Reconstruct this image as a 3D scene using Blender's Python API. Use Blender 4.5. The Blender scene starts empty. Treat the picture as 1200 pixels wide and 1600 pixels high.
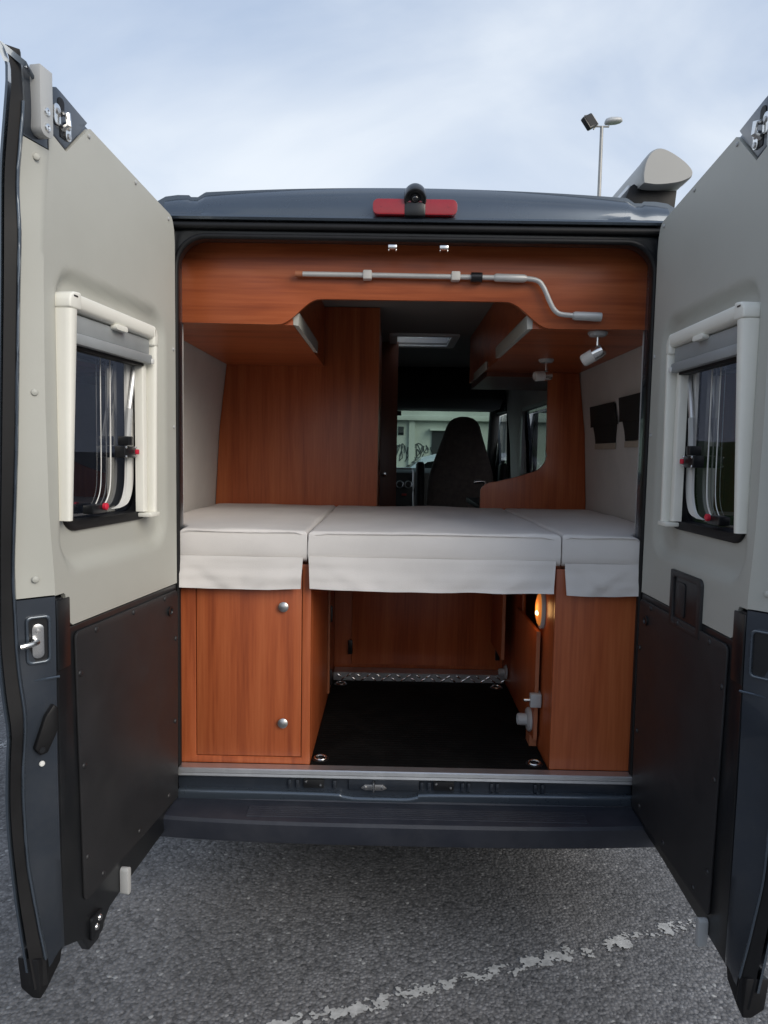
import bpy, bmesh, math, random
from mathutils import Vector, Matrix, noise
R = math.radians
random.seed(7)
S = bpy.context.scene
COL = S.collection

# ------------------------------------------------------------------ camera
cam_d = bpy.data.cameras.new('camera')
cam = bpy.data.objects.new('camera', cam_d); COL.objects.link(cam)
YAW, PITCH, ROLL = R(0.5), R(4.6), R(1.0)
fw = Vector((-math.sin(YAW)*math.cos(PITCH), math.cos(YAW)*math.cos(PITCH), -math.sin(PITCH)))
r0 = Vector((math.cos(YAW), math.sin(YAW), 0)); u0 = r0.cross(fw)
cr = math.cos(ROLL)*r0 + math.sin(ROLL)*u0; cu = -math.sin(ROLL)*r0 + math.cos(ROLL)*u0
M = Matrix((cr, cu, -fw)).transposed().to_4x4(); M.translation = Vector((-.066, -2.35, 1.62))
cam.matrix_world = M
cam_d.sensor_fit = 'VERTICAL'; cam_d.sensor_height = 36; cam_d.lens = 36*1100/1600
cam_d.clip_start = .05; cam_d.clip_end = 3000
S.camera = cam
S.render.resolution_x = 768; S.render.resolution_y = 1024

# ------------------------------------------------------------------ sky, sun, exposure
SUN_EL, SUN_AZ = R(29), R(134)          # azimuth clockwise from +Y
w = bpy.data.worlds.new('World'); S.world = w; w.use_nodes = True
nt = w.node_tree; N = nt.nodes; L = nt.links; N.clear()
out = N.new('ShaderNodeOutputWorld'); bg = N.new('ShaderNodeBackground'); bg.inputs[1].default_value = .12
sky = N.new('ShaderNodeTexSky'); sky.sky_type = 'NISHITA'; sky.sun_disc = False
sky.sun_elevation = SUN_EL; sky.sun_rotation = SUN_AZ; sky.air_density = 1.0; sky.dust_density = 2.0; sky.ozone_density = 1.2
geo = N.new('ShaderNodeTexCoord'); mp = N.new('ShaderNodeMapping'); mp.inputs['Scale'].default_value = (1.0, 1.2, 2.2); mp.inputs['Rotation'].default_value = (.15, .6, .5)
L.new(geo.outputs['Generated'], mp.inputs[0])
n1 = N.new('ShaderNodeTexNoise'); n1.inputs['Scale'].default_value = 1.9; n1.inputs['Detail'].default_value = 7; n1.inputs['Roughness'].default_value = .5; n1.inputs['Distortion'].default_value = .5
L.new(mp.outputs[0], n1.inputs['Vector'])
rmp = N.new('ShaderNodeMapRange'); rmp.inputs[1].default_value = .38; rmp.inputs[2].default_value = .66; rmp.inputs[3].default_value = .08; rmp.inputs[4].default_value = .55
L.new(n1.outputs['Fac'], rmp.inputs[0])
veil = N.new('ShaderNodeMixRGB'); veil.inputs[0].default_value = .72; veil.inputs[2].default_value = (2.15, 2.85, 4.1, 1)   # thin high cloud over the whole sky
L.new(sky.outputs[0], veil.inputs[1])
sepd = N.new('ShaderNodeSeparateXYZ'); L.new(geo.outputs['Generated'], sepd.inputs[0])
hz = N.new('ShaderNodeMapRange'); hz.inputs[1].default_value = .08; hz.inputs[2].default_value = .62; hz.inputs[3].default_value = .5; hz.inputs[4].default_value = 0.0; L.new(sepd.outputs[2], hz.inputs[0])
cadd = N.new('ShaderNodeMath'); cadd.operation = 'ADD'; cadd.use_clamp = True; L.new(rmp.outputs[0], cadd.inputs[0]); L.new(hz.outputs[0], cadd.inputs[1])
cmix = N.new('ShaderNodeMixRGB'); cmix.inputs[2].default_value = (5.3, 5.6, 5.9, 1)
L.new(cadd.outputs[0], cmix.inputs[0]); L.new(veil.outputs[0], cmix.inputs[1])
L.new(cmix.outputs[0], bg.inputs[0]); L.new(bg.outputs[0], out.inputs[0])
sun_d = bpy.data.lights.new('sun', 'SUN'); sun_d.energy = 1.5; sun_d.angle = R(40); sun_d.color = (1, .92, .80)
sun = bpy.data.objects.new('sun', sun_d); COL.objects.link(sun)
sd = Vector((math.sin(SUN_AZ)*math.cos(SUN_EL), math.cos(SUN_AZ)*math.cos(SUN_EL), math.sin(SUN_EL)))
sun.rotation_euler = sd.to_track_quat('Z', 'Y').to_euler(); sun.location = (6, -6, 9)
S.view_settings.view_transform = 'Standard'; S.view_settings.look = 'None'
S.view_settings.exposure = 0.6; S.view_settings.gamma = 1.0; S.view_settings.use_curve_mapping = False

# ------------------------------------------------------------------ materials
MATS = {}
def nodes(name):
    m = bpy.data.materials.new(name); m.use_nodes = True; MATS[name] = m
    return m, m.node_tree.nodes, m.node_tree.links, m.node_tree.nodes['Principled BSDF']
def plain(name, col, rough=.5, metal=0, var=.12, vscale=6, bump=0, bscale=200, rvar=.1, coat=0, spec=.5, dust=0):
    m, n, l, p = nodes(name)
    tc = n.new('ShaderNodeTexCoord')
    t = n.new('ShaderNodeTexNoise'); t.inputs['Scale'].default_value = vscale; t.inputs['Detail'].default_value = 6; t.inputs['Roughness'].default_value = .6
    l.new(tc.outputs['Object'], t.inputs['Vector'])
    cr_ = n.new('ShaderNodeValToRGB'); e = cr_.color_ramp.elements
    e[0].position = .3; e[1].position = .7
    e[0].color = tuple(c*(1-var) for c in col)+(1,); e[1].color = tuple(min(1, c*(1+var)) for c in col)+(1,)
    l.new(t.outputs['Fac'], cr_.inputs[0]); l.new(cr_.outputs[0], p.inputs['Base Color'])
    if dust:      # settled road dust and scuffs in irregular patches
        d1 = n.new('ShaderNodeTexNoise'); d1.inputs['Scale'].default_value = 4.5; d1.inputs['Detail'].default_value = 9; d1.inputs['Roughness'].default_value = .72; l.new(tc.outputs['Object'], d1.inputs['Vector'])
        d2 = n.new('ShaderNodeMapRange'); d2.inputs[1].default_value = .45; d2.inputs[2].default_value = .78; d2.inputs[3].default_value = 0; d2.inputs[4].default_value = dust; l.new(d1.outputs['Fac'], d2.inputs[0])
        dm = n.new('ShaderNodeMixRGB'); dm.inputs[2].default_value = (.27, .25, .22, 1); l.new(d2.outputs[0], dm.inputs[0]); l.new(cr_.outputs[0], dm.inputs[1]); l.new(dm.outputs[0], p.inputs['Base Color'])
    mr = n.new('ShaderNodeMapRange'); mr.inputs[3].default_value = max(.02, rough-rvar*rough); mr.inputs[4].default_value = min(1, rough+rvar*2*rough)
    l.new(t.outputs['Fac'], mr.inputs[0]); l.new(mr.outputs[0], p.inputs['Roughness'])
    p.inputs['Metallic'].default_value = metal; p.inputs['Coat Weight'].default_value = coat; p.inputs['Specular IOR Level'].default_value = spec
    if bump:
        b = n.new('ShaderNodeBump'); b.inputs['Strength'].default_value = bump; b.inputs['Distance'].default_value = .002
        t2 = n.new('ShaderNodeTexNoise'); t2.inputs['Scale'].default_value = bscale; t2.inputs['Detail'].default_value = 3
        l.new(tc.outputs['Object'], t2.inputs['Vector']); l.new(t2.outputs['Fac'], b.inputs['Height']); l.new(b.outputs[0], p.inputs['Normal'])
    return m
def wood(name, scale, dark, mid, light, rough=.36):
    m, n, l, p = nodes(name)
    tc = n.new('ShaderNodeTexCoord'); a = n.new('ShaderNodeMapping'); a.inputs['Scale'].default_value = scale
    oi = n.new('ShaderNodeObjectInfo'); off = n.new('ShaderNodeVectorMath'); off.operation = 'ADD'; sc_ = n.new('ShaderNodeMath'); sc_.operation = 'MULTIPLY'; sc_.inputs[1].default_value = 9
    l.new(oi.outputs['Random'], sc_.inputs[0]); l.new(tc.outputs['Object'], off.inputs[0]); l.new(sc_.outputs[0], off.inputs[1])
    l.new(off.outputs[0], a.inputs[0])
    t = n.new('ShaderNodeTexNoise'); t.inputs['Scale'].default_value = 1; t.inputs['Detail'].default_value = 5; t.inputs['Distortion'].default_value = .6
    l.new(a.outputs[0], t.inputs['Vector'])
    b = n.new('ShaderNodeMapping'); b.inputs['Scale'].default_value = tuple(s*7 for s in scale); l.new(off.outputs[0], b.inputs[0])
    t2 = n.new('ShaderNodeTexNoise'); t2.inputs['Scale'].default_value = 1; t2.inputs['Detail'].default_value = 3; l.new(b.outputs[0], t2.inputs['Vector'])
    mx = n.new('ShaderNodeMath'); mx.operation = 'MULTIPLY_ADD'; mx.inputs[1].default_value = .36; l.new(t2.outputs['Fac'], mx.inputs[0])
    s = n.new('ShaderNodeMath'); s.operation = 'MULTIPLY'; s.inputs[1].default_value = .66; l.new(t.outputs['Fac'], s.inputs[0]); l.new(s.outputs[0], mx.inputs[2])
    r = n.new('ShaderNodeValToRGB'); e = r.color_ramp.elements; e[0].position = .34; e[0].color = dark+(1,); e[1].position = .68; e[1].color = light+(1,)
    k = e.new(.5); k.color = mid+(1,)
    l.new(mx.outputs[0], r.inputs[0]); l.new(r.outputs[0], p.inputs['Base Color'])
    p.inputs['Roughness'].default_value = rough
    bp = n.new('ShaderNodeBump'); bp.inputs['Strength'].default_value = .05; bp.inputs['Distance'].default_value = .001
    l.new(t2.outputs['Fac'], bp.inputs['Height']); l.new(bp.outputs[0], p.inputs['Normal'])
    return m
def glass(name, tint, refl=1.0, rough=0.0, ior=1.5):
    m = bpy.data.materials.new(name); m.use_nodes = True; MATS[name] = m
    n = m.node_tree.nodes; l = m.node_tree.links; n.clear()
    o = n.new('ShaderNodeOutputMaterial'); mix = n.new('ShaderNodeMixShader'); tr = n.new('ShaderNodeBsdfTransparent'); gl = n.new('ShaderNodeBsdfGlossy')
    tr.inputs[0].default_value = tint+(1,); gl.inputs['Roughness'].default_value = rough; gl.inputs[0].default_value = (refl, refl, refl, 1)
    f = n.new('ShaderNodeFresnel'); g_ = n.new('ShaderNodeNewGeometry'); mr = n.new('ShaderNodeMapRange')   # same IOR seen from both faces of the pane
    mr.inputs[3].default_value = ior; mr.inputs[4].default_value = 1/ior; l.new(g_.outputs['Backfacing'], mr.inputs[0]); l.new(mr.outputs[0], f.inputs[0])
    l.new(f.outputs[0], mix.inputs[0]); l.new(tr.outputs[0], mix.inputs[1]); l.new(gl.outputs[0], mix.inputs[2]); l.new(mix.outputs[0], o.inputs[0])
    return m
def emis(name, col, strength):
    m, n, l, p = nodes(name)
    p.inputs['Base Color'].default_value = col+(1,); p.inputs['Emission Color'].default_value = col+(1,); p.inputs['Emission Strength'].default_value = strength
    return m
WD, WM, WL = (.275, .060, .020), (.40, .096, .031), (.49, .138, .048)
wood('wood_v', (16, 16, .7), WD, WM, WL)
wood('wood_h', (.7, 9, 16), WD, WM, WL)
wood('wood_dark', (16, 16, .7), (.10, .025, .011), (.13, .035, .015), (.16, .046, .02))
plain('wood_edge', (.40, .15, .075), .45)
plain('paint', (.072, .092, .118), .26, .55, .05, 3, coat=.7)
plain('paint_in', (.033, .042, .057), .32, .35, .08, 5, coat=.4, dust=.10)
plain('black_gloss', (.010, .011, .013), .3, 0, .2, dust=.04)
plain('black_panel', (.019, .019, .021), .42, 0, .12, 8, bump=.2, bscale=450, rvar=.2, dust=.025)
plain('rubber', (.008, .008, .009), .5, 0, .2, 20, spec=.3)
plain('trim', (.435, .438, .40), .5, 0, .03, 3, bump=.14, bscale=420, dust=.10)
plain('cream', (.80, .79, .72), .42, 0, .03, 4)
plain('grey_plastic', (.42, .43, .43), .45, 0, .05)
plain('crank', (.56, .56, .55), .38, .25, .05)
plain('blind', (.33, .35, .36), .45, .2, .06, 12)
plain('chrome', (.78, .78, .77), .22, 1, .04)
plain('alu', (.62, .63, .64), .36, .85, .06, 20)
plain('steel', (.5, .5, .5), .35, .9, .1)
plain('fabric', (.73, .70, .675), .9, 0, .045, 4, bump=.45, bscale=520, spec=.15)
plain('lining', (.60, .575, .55), .95, 0, .04, 8, bump=.4, bscale=600, spec=.1)
plain('ceiling', (.26, .25, .24), .9, 0, .04)
plain('mat', (.004, .004, .004), .8, 0, .3, 30, bump=.5, bscale=300, spec=.12, dust=.035)
plain('bumper', (.020, .024, .036), .5, 0, .12, 9, bump=.3, bscale=420, dust=.08)
plain('red_lens', (.30, .004, .012), .18, 0, .1, 20, coat=.6)
plain('red', (.55, .02, .05), .4)
plain('seat', (.17, .14, .125), .85, 0, .2, 30, bump=.3)
plain('net', (.012, .010, .009), .8, 0, .3, 120, bump=.5, bscale=400)
plain('net_band', (.42, .36, .29), .85, 0, .08, 20)
plain('tyre', (.02, .02, .02), .85, 0, .2)
plain('dash', (.022, .022, .023), .6, 0, .2)
plain('awning', (.38, .38, .365), .4, 0, .03)
plain('concrete', (.36, .39, .36), .9, 0, .2, .5, bump=.4, bscale=6)
plain('brick', (.16, .105, .08), .9, 0, .2, 4, bump=.4, bscale=20)
plain('graffiti', (.04, .05, .055), .8)
plain('grass', (.07, .13, .03), .95, 0, .4, 3, bump=.6, bscale=20)
plain('car_silver', (.50, .53, .53), .3, .5, .04, coat=.6)
plain('lamp_body', (.5, .51, .51), .5, .2)
plain('mast', (.34, .34, .33), .5, .6)
plain('frosted', (.62, .60, .57), .5, 0, .04)
plain('red_button', (.60, .02, .05), .4)
plain('lens_dark', (.01, .01, .012), .05, 0, .1, coat=1)
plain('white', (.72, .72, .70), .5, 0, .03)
glass('tint', (.22, .23, .26), 1.0, 0, 2.4)
glass('windscreen_glass', (.74, .83, .79), .9)
glass('clear', (.8, .83, .85), .9)
glass('car_glass', (.22, .26, .27), 1)
emis('lamp_glow', (.75, .25, .05), .3)
emis('bulb_glow', (1.0, .72, .35), 3.5)
plain('red_led', (.25, .02, .02), .4)
def hatch_mat():
    m, n, l, p = nodes('hatch_plastic'); p.inputs['Base Color'].default_value = (.9, .95, 1, 1); p.inputs['Transmission Weight'].default_value = .9; p.inputs['Roughness'].default_value = .3
hatch_mat()
def asphalt():
    m, n, l, p = nodes('asphalt')
    tc = n.new('ShaderNodeTexCoord')
    v = n.new('ShaderNodeTexVoronoi'); v.inputs['Scale'].default_value = 88; v.inputs['Randomness'].default_value = 1; l.new(tc.outputs['Object'], v.inputs['Vector'])
    big = n.new('ShaderNodeTexNoise'); big.inputs['Scale'].default_value = 1.3; big.inputs['Detail'].default_value = 6; l.new(tc.outputs['Object'], big.inputs['Vector'])
    fine = n.new('ShaderNodeTexNoise'); fine.inputs['Scale'].default_value = 160; fine.inputs['Detail'].default_value = 4; fine.inputs['Roughness'].default_value = .7; l.new(tc.outputs['Object'], fine.inputs['Vector'])
    # stone colour per voronoi cell
    sep = n.new('ShaderNodeSeparateColor'); l.new(v.outputs['Color'], sep.inputs[0])
    r = n.new('ShaderNodeValToRGB'); e = r.color_ramp.elements
    e[0].position = 0; e[0].color = (.08, .08, .083, 1); e[1].position = 1; e[1].color = (.40, .40, .39, 1)
    for pos, c in ((.30, .142), (.60, .172), (.85, .196), (.985, .24)):
        k = e.new(pos); k.color = (c, c*.99, c*1.01, 1)
    l.new(sep.outputs[0], r.inputs[0])
    # dark bitumen between
    gap = n.new('ShaderNodeMapRange'); gap.inputs[1].default_value = .25; gap.inputs[2].default_value = .7; gap.inputs[3].default_value = 1; gap.inputs[4].default_value = .6
    l.new(v.outputs['Distance'], gap.inputs[0])
    m1 = n.new('ShaderNodeMixRGB'); m1.blend_type = 'MULTIPLY'; m1.inputs[0].default_value = .8; l.new(r.outputs[0], m1.inputs[1]); l.new(gap.outputs[0], m1.inputs[2])
    vr = n.new('ShaderNodeMapRange'); vr.inputs[1].default_value = .3; vr.inputs[2].default_value = .7; vr.inputs[3].default_value = .72; vr.inputs[4].default_value = 1.2; l.new(big.outputs['Fac'], vr.inputs[0])
    m2 = n.new('ShaderNodeMixRGB'); m2.blend_type = 'MULTIPLY'; m2.inputs[0].default_value = 1; l.new(m1.outputs[0], m2.inputs[1]); l.new(vr.outputs[0], m2.inputs[2])
    fr = n.new('ShaderNodeMapRange'); fr.inputs[1].default_value = .25; fr.inputs[2].default_value = .75; fr.inputs[3].default_value = .75; fr.inputs[4].default_value = 1.28; l.new(fine.outputs['Fac'], fr.inputs[0])
    m3 = n.new('ShaderNodeMixRGB'); m3.blend_type = 'MULTIPLY'; m3.inputs[0].default_value = 1; l.new(m2.outputs[0], m3.inputs[1]); l.new(fr.outputs[0], m3.inputs[2])
    l.new(m3.outputs[0], p.inputs['Base Color'])
    p.inputs['Roughness'].default_value = .8
    b = n.new('ShaderNodeBump'); b.inputs['Strength'].default_value = .9; b.inputs['Distance'].default_value = .004; b.invert = True
    l.new(v.outputs['Distance'], b.inputs['Height'])
    b2 = n.new('ShaderNodeBump'); b2.inputs['Strength'].default_value = .5; b2.inputs['Distance'].default_value = .003; l.new(fine.outputs['Fac'], b2.inputs['Height']); l.new(b.outputs[0], b2.inputs['Normal'])
    l.new(b2.outputs[0], p.inputs['Normal'])
asphalt()
plain('road_paint', (.42, .42, .41), .8, 0, .25, 40, bump=.6, bscale=150)

# ------------------------------------------------------------------ mesh helpers
def thing(name, label, cat, loc=(0, 0, 0), group=None):
    o = bpy.data.objects.new(name, None); COL.objects.link(o); o.location = loc; o.empty_display_size = .1
    o['label'] = label; o['category'] = cat
    if group: o['group'] = group
    return o
def wloc(o):
    v = Vector(o.location); 
    while o.parent: o = o.parent; v += Vector(o.location)
    return v
def fin(name, bm, mat, parent=None, smooth=40, bev=0, seg=2, label=None, recalc=True):
    if bev:
        bmesh.ops.remove_doubles(bm, verts=bm.verts, dist=1e-6)
        bmesh.ops.recalc_face_normals(bm, faces=bm.faces)
        ed = [e for e in bm.edges if len(e.link_faces) == 2 and e.calc_face_angle(0) > .7]
        bmesh.ops.bevel(bm, geom=ed, offset=bev, segments=seg, profile=.5, affect='EDGES', clamp_overlap=True)
    if recalc: bmesh.ops.recalc_face_normals(bm, faces=bm.faces)
    me = bpy.data.meshes.new(name)
    if parent is not None: bmesh.ops.translate(bm, verts=bm.verts, vec=-wloc(parent))
    bm.to_mesh(me); bm.free()
    me.materials.append(MATS[mat])
    if smooth:
        me.polygons.foreach_set('use_smooth', [True]*len(me.polygons)); me.set_sharp_from_angle(angle=R(smooth))
    o = bpy.data.objects.new(name, me); COL.objects.link(o)
    if parent is not None: o.parent = parent
    if label: o['label'] = label
    return o
def tag(o, label, cat, group=None):
    o['label'] = label; o['category'] = cat
    if group: o['group'] = group
    return o
def struct(o): o['kind'] = 'structure'; return o
ID = lambda x, y, z: Vector((x, y, z))
def box(bm, x0, x1, y0, y1, z0, z1, f=ID):
    v = [bm.verts.new(f(x, y, z)) for x in (x0, x1) for y in (y0, y1) for z in (z0, z1)]
    for q in ((0,1,3,2), (4,6,7,5), (0,4,5,1), (2,3,7,6), (0,2,6,4), (1,5,7,3)): bm.faces.new([v[i] for i in q])
    return bm
def B(*a, f=ID): return box(bmesh.new(), *a, f=f)
def ring(bm, pts): return [bm.verts.new(p) for p in pts]
def loft(bm, rings, closed=True, cap=True):
    rs = [ring(bm, r) for r in rings]
    for a, b in zip(rs, rs[1:]):
        n = len(a)
        for i in range(n if closed else n-1):
            j = (i+1) % n; bm.faces.new((a[i], a[j], b[j], b[i]))
    if cap and closed: bm.faces.new(rs[0][::-1]); bm.faces.new(rs[-1])
    return bm
def tube(bm, pts, r, seg=10, rad=None):
    pts = [Vector(p) for p in pts]; rings = []
    prev = None
    for i, p in enumerate(pts):
        d = (pts[min(i+1, len(pts)-1)]-pts[max(i-1, 0)]).normalized()
        if prev is None: x = d.orthogonal().normalized()
        else: x = (prev - d*prev.dot(d)).normalized()
        prev = x; y = d.cross(x); rr = rad[i] if rad else r
        rings.append([p + (x*math.cos(t)+y*math.sin(t))*rr for t in [2*math.pi*k/seg for k in range(seg)]])
    return loft(bm, rings)
def smoothpath(pts, k=6):
    P = [Vector(p) for p in pts]; o = []
    for i in range(len(P)-1):
        a = P[max(i-1, 0)]; b = P[i]; c = P[i+1]; d = P[min(i+2, len(P)-1)]
        for t in range(k):
            t /= k
            o.append(.5*((2*b)+(c-a)*t+(2*a-5*b+4*c-d)*t*t+(3*b-a-3*c+d)*t**3))
    return o+[P[-1]]
def lathe(bm, prof, o, ax, seg=20):
    o = Vector(o); ax = Vector(ax).normalized(); x = ax.orthogonal().normalized(); y = ax.cross(x)
    return loft(bm, [[o+ax*h+(x*math.cos(2*math.pi*k/seg)+y*math.sin(2*math.pi*k/seg))*max(r, 1e-4) for k in range(seg)] for r, h in prof])
def plate(bm, outer, f, w0, w1, holes=()):
    """solid plate: outline (a,b) with holes, extruded from w0 to w1; f(a,b,w)->xyz"""
    for w, flip in ((w0, 0), (w1, 1)):
        es = []; loops = []
        for lp in (outer, *holes):
            vs = [bm.verts.new(f(a, b, w)) for a, b in lp]; loops.append(vs)
            es += [bm.edges.new((vs[i], vs[(i+1) % len(vs)])) for i in range(len(vs))]
        bmesh.ops.triangle_fill(bm, use_beauty=True, use_dissolve=False, edges=es)
        if flip: top = loops
        else: bot = loops
    for a, b in zip(bot, top):
        for i in range(len(a)):
            j = (i+1) % len(a); bm.faces.new((a[i], a[j], b[j], b[i]))
    return bm
def rrect(a0, a1, b0, b1, r, k=5, corners=(1,1,1,1)):
    o = []
    for (cx, cy, t0, on, px, py) in ((a1-r, b0+r, -90, corners[1], a1, b0), (a1-r, b1-r, 0, corners[2], a1, b1), (a0+r, b1-r, 90, corners[3], a0, b1), (a0+r, b0+r, 180, corners[0], a0, b0)):
        if not on: o.append((px, py)); continue
        for i in range(k+1):
            t = R(t0+90*i/k); o.append((cx+r*math.cos(t), cy+r*math.sin(t)))
    return o
XZ = lambda a, b, w: Vector((a, w, b))
XY = lambda a, b, w: Vector((a, b, w))
YZ = lambda a, b, w: Vector((w, a, b))
def interp(tab, x):
    tab = sorted(tab)
    if x <= tab[0][0]: return tab[0][1]
    for (a, p), (b, q) in zip(tab, tab[1:]):
        if x <= b: return p+(q-p)*(x-a)/(b-a)
    return tab[-1][1]
def sst(a, b, x):
    t = max(0, min(1, (x-a)/(b-a))); return t*t*(3-2*t)
def sheet(bm, us, vs, fn, keep=None):
    g = [[bm.verts.new(fn(u, v)) for v in vs] for u in us]
    for i in range(len(us)-1):
        for j in range(len(vs)-1):
            if keep is None or keep((us[i]+us[i+1])/2, (vs[j]+vs[j+1])/2): bm.faces.new((g[i][j], g[i+1][j], g[i+1][j+1], g[i][j+1]))
    for v in [v for v in bm.verts if not v.link_faces]: bm.verts.remove(v)
    return bm
def thick(bm, vec):
    """give an open sheet thickness by extruding it by vec"""
    vec = Vector(vec); bd = [e for e in bm.edges if len(e.link_faces) == 1]; fs = list(bm.faces)
    mp_ = {v: bm.verts.new(v.co+vec) for v in list(bm.verts)}
    for f in fs: bm.faces.new([mp_[v] for v in reversed(f.verts)])
    for e in bd:
        a, b = e.verts; bm.faces.new((a, b, mp_[b], mp_[a]))
    return bm
def lin(a, b, n): return [a+(b-a)*i/n for i in range(n+1)]

# ------------------------------------------------------------------ ground
o = fin('ground', box(bmesh.new(), -400, 400, -300, 600, -.3, 0), 'asphalt', smooth=0); struct(o)
def worn_line(name, p0, p1, width, seed, cell=.003, thr=.02):
    p0 = Vector(p0); p1 = Vector(p1); d = (p1-p0); ln = d.length; d.normalize(); nn = Vector((-d.y, d.x, 0))
    bm = bmesh.new(); na = int(ln/cell); nb = int(width*1.5/cell); vs = {}
    for i in range(na):
        a = i*cell
        cover = noise.noise(Vector((a*5.5, seed, 0)))*.5
        for j in range(nb):
            b = (j-nb/2)*cell
            e = 1-abs(b)/(width*.5)
            f = noise.fractal(Vector((a*28, b*34, seed)), 1.0, 2.0, 4)*.75 + noise.noise(Vector((a*110, b*110, seed)))*.5 + cover*.7 - .06 + min(.35, e*.7) - .29
            if f > thr:
                q = []
                for (ii, jj) in ((i, j), (i+1, j), (i+1, j+1), (i, j+1)):
                    if (ii, jj) not in vs:
                        P = p0+d*(ii*cell)+nn*((jj-nb/2)*cell); vs[(ii, jj)] = bm.verts.new((P.x, P.y, .004))
                    q.append(vs[(ii, jj)])
                bm.faces.new(q)
    return struct(fin(name, bm, 'road_paint', smooth=0, recalc=False))
worn_line('painted_line', (-.75, -.63, 0), (2.2, .43, 0), .056, 3.3)
worn_line('painted_line', (-3.6, 1.30, 0), (-1.5, 1.40, 0), .08, 8.3, cell=.006)

# ------------------------------------------------------------------ campervan
van = thing('campervan', 'blue grey metallic camper van with both rear doors wide open', 'van', (0, 3, 0))
SIDE = [(.36, .93), (.60, 1.0), (1.2, 1.02), (1.7, 1.0), (2.1, .955), (2.35, .915), (2.44, .885)]
LIN = [(.5, .965), (1.0, .975), (1.36, .968), (1.75, .945), (2.1, .905), (2.36, .87)]
def side_panel(s):
    # outer skin with window openings
    ys = lin(.24, 5.0, 60); zs = lin(.36, 2.44, 34)
    def win(y, z):
        if s > 0 and 2.2 < y < 3.05 and 1.5 < z < 1.97: return False
        if 3.75 < y < 4.55 and 1.35 < z < 2.0: return False
        if y > 4.55 and z > 1.35 and z > 2.35-(y-4.55)*1.6: return False
        return True
    bm = sheet(bmesh.new(), ys, zs, lambda y, z: Vector((s*interp(SIDE, z), y, z)), win)
    thick(bm, (-s*.02, 0, 0)); fin('side_panel', bm, 'paint', van)
    ys = lin(.13, 3.7, 50); zs = lin(.531, 2.36, 30)
    bm = sheet(bmesh.new(), ys, zs, lambda y, z: Vector((s*(.790+(interp(LIN, z)-.790)*sst(.10, .34, y)), y, z)), win)
    thick(bm, (s*.012, 0, 0)); fin('wall_lining', bm, 'lining', van, smooth=60)
    pl = [(.787, -.012), (.83, -.012), (.94, .03), (1.0, .12), (1.005, .237), (.97, .237), (.90, .16), (.79, .10), (.787, .05)]
    bm = plate(bmesh.new(), [(s*a, b) for a, b in pl], XY, .45, 2.36); fin('corner_pillar', bm, 'paint', van)
for s in (-1, 1): side_panel(s)
# right side window of the living area and cab door windows
fin('side_window', plate(bmesh.new(), [(2.19, 1.49), (3.06, 1.49), (3.06, 1.98), (2.19, 1.98)], YZ, .985, .99), 'tint', van)
for s in (-1, 1):
    fin('cab_window', plate(bmesh.new(), [(3.74, 1.34), (4.9, 1.34), (4.56, 2.01), (3.74, 2.01)], YZ, s*.975, s*.98), 'clear', van)
    # dark frame round the cab window opening
    bm = tube(bmesh.new(), [(s*.955, 3.75, 1.33), (s*.94, 3.75, 2.02), (s*.93, 4.5, 2.03)], .022); fin('window_channel', bm, 'rubber', van)
fr = plate(bmesh.new(), [(2.14, 1.44), (3.1, 1.44), (3.1, 2.02), (2.14, 2.02)], YZ, .925, .945, [[(2.2, 1.5), (3.04, 1.5), (3.04, 1.97), (2.2, 1.97)]])
fin('blind_frame', fr, 'grey_plastic', van)
# roof: raised centre, drain channels, shoulders
def roof_z(x, y):
    ax = abs(x)
    if ax < .70: z = 2.535-.022*(ax/.7)**2
    elif ax < .72: z = 2.513-.03*(ax-.70)/.02
    elif ax < .745: z = 2.483
    elif ax < .75: z = 2.483+.006*(ax-.745)/.005
    else: z = 2.489-.05*max(0, (ax-.80)/.09)**2
    if ax < .72: z -= .034*(1-sst(0, .30, y-.055)) 
    else: z -= .02*(1-sst(0, .2, y-.055))
    return z
xs = [-.885, -.86, -.83, -.79, -.752, -.745, -.722, -.702] + lin(-.695, .695, 20) + [.702, .722, .745, .752, .79, .83, .86, .885]
ys = lin(.055, .4, 10)+lin(.5, 1.95, 6)+[2.03, 2.42]+lin(2.5, 4.25, 7)
bm = sheet(bmesh.new(), xs, ys, lambda x, y: Vector((x, y, roof_z(x, y))), lambda x, y: not (-.04 < x < .29 and 2.03 < y < 2.42))
thick(bm, (0, 0, -.03)); fin('roof', bm, 'paint', van, smooth=50)
# rear header: from the lip over the doorway up to the roof edge
prof = [(-.012, 2.372), (-.016, 2.379), (-.012, 2.386), (.000, 2.388), (.003, 2.390), (.004, 2.400), (.006, 2.412), (.009, 2.424), (.0135, 2.436), (.020, 2.448), (.029, 2.459), (.041, 2.470), (.0545, None)]
def hdr(x):
    top = roof_z(x, .055); k = (top-2.389)/(2.480-2.389); r_ = []
    for y, z in prof:
        z = top if z is None else (z if z <= 2.3895 else 2.389+(z-2.389)*k)
        r_.append(Vector((x, y+.02*(x/.8)**2*(1 if z > 2.39 else 0), z)))
    r_ += [Vector((x, .0545, 2.40)), Vector((x, .0545, 2.372))]
    return r_
bm = loft(bmesh.new(), [hdr(x) for x in [-.83]+[a for a in xs if abs(a) < .82]+[.83]]); fin('roof_header', bm, 'paint', van, smooth=35)
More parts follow.
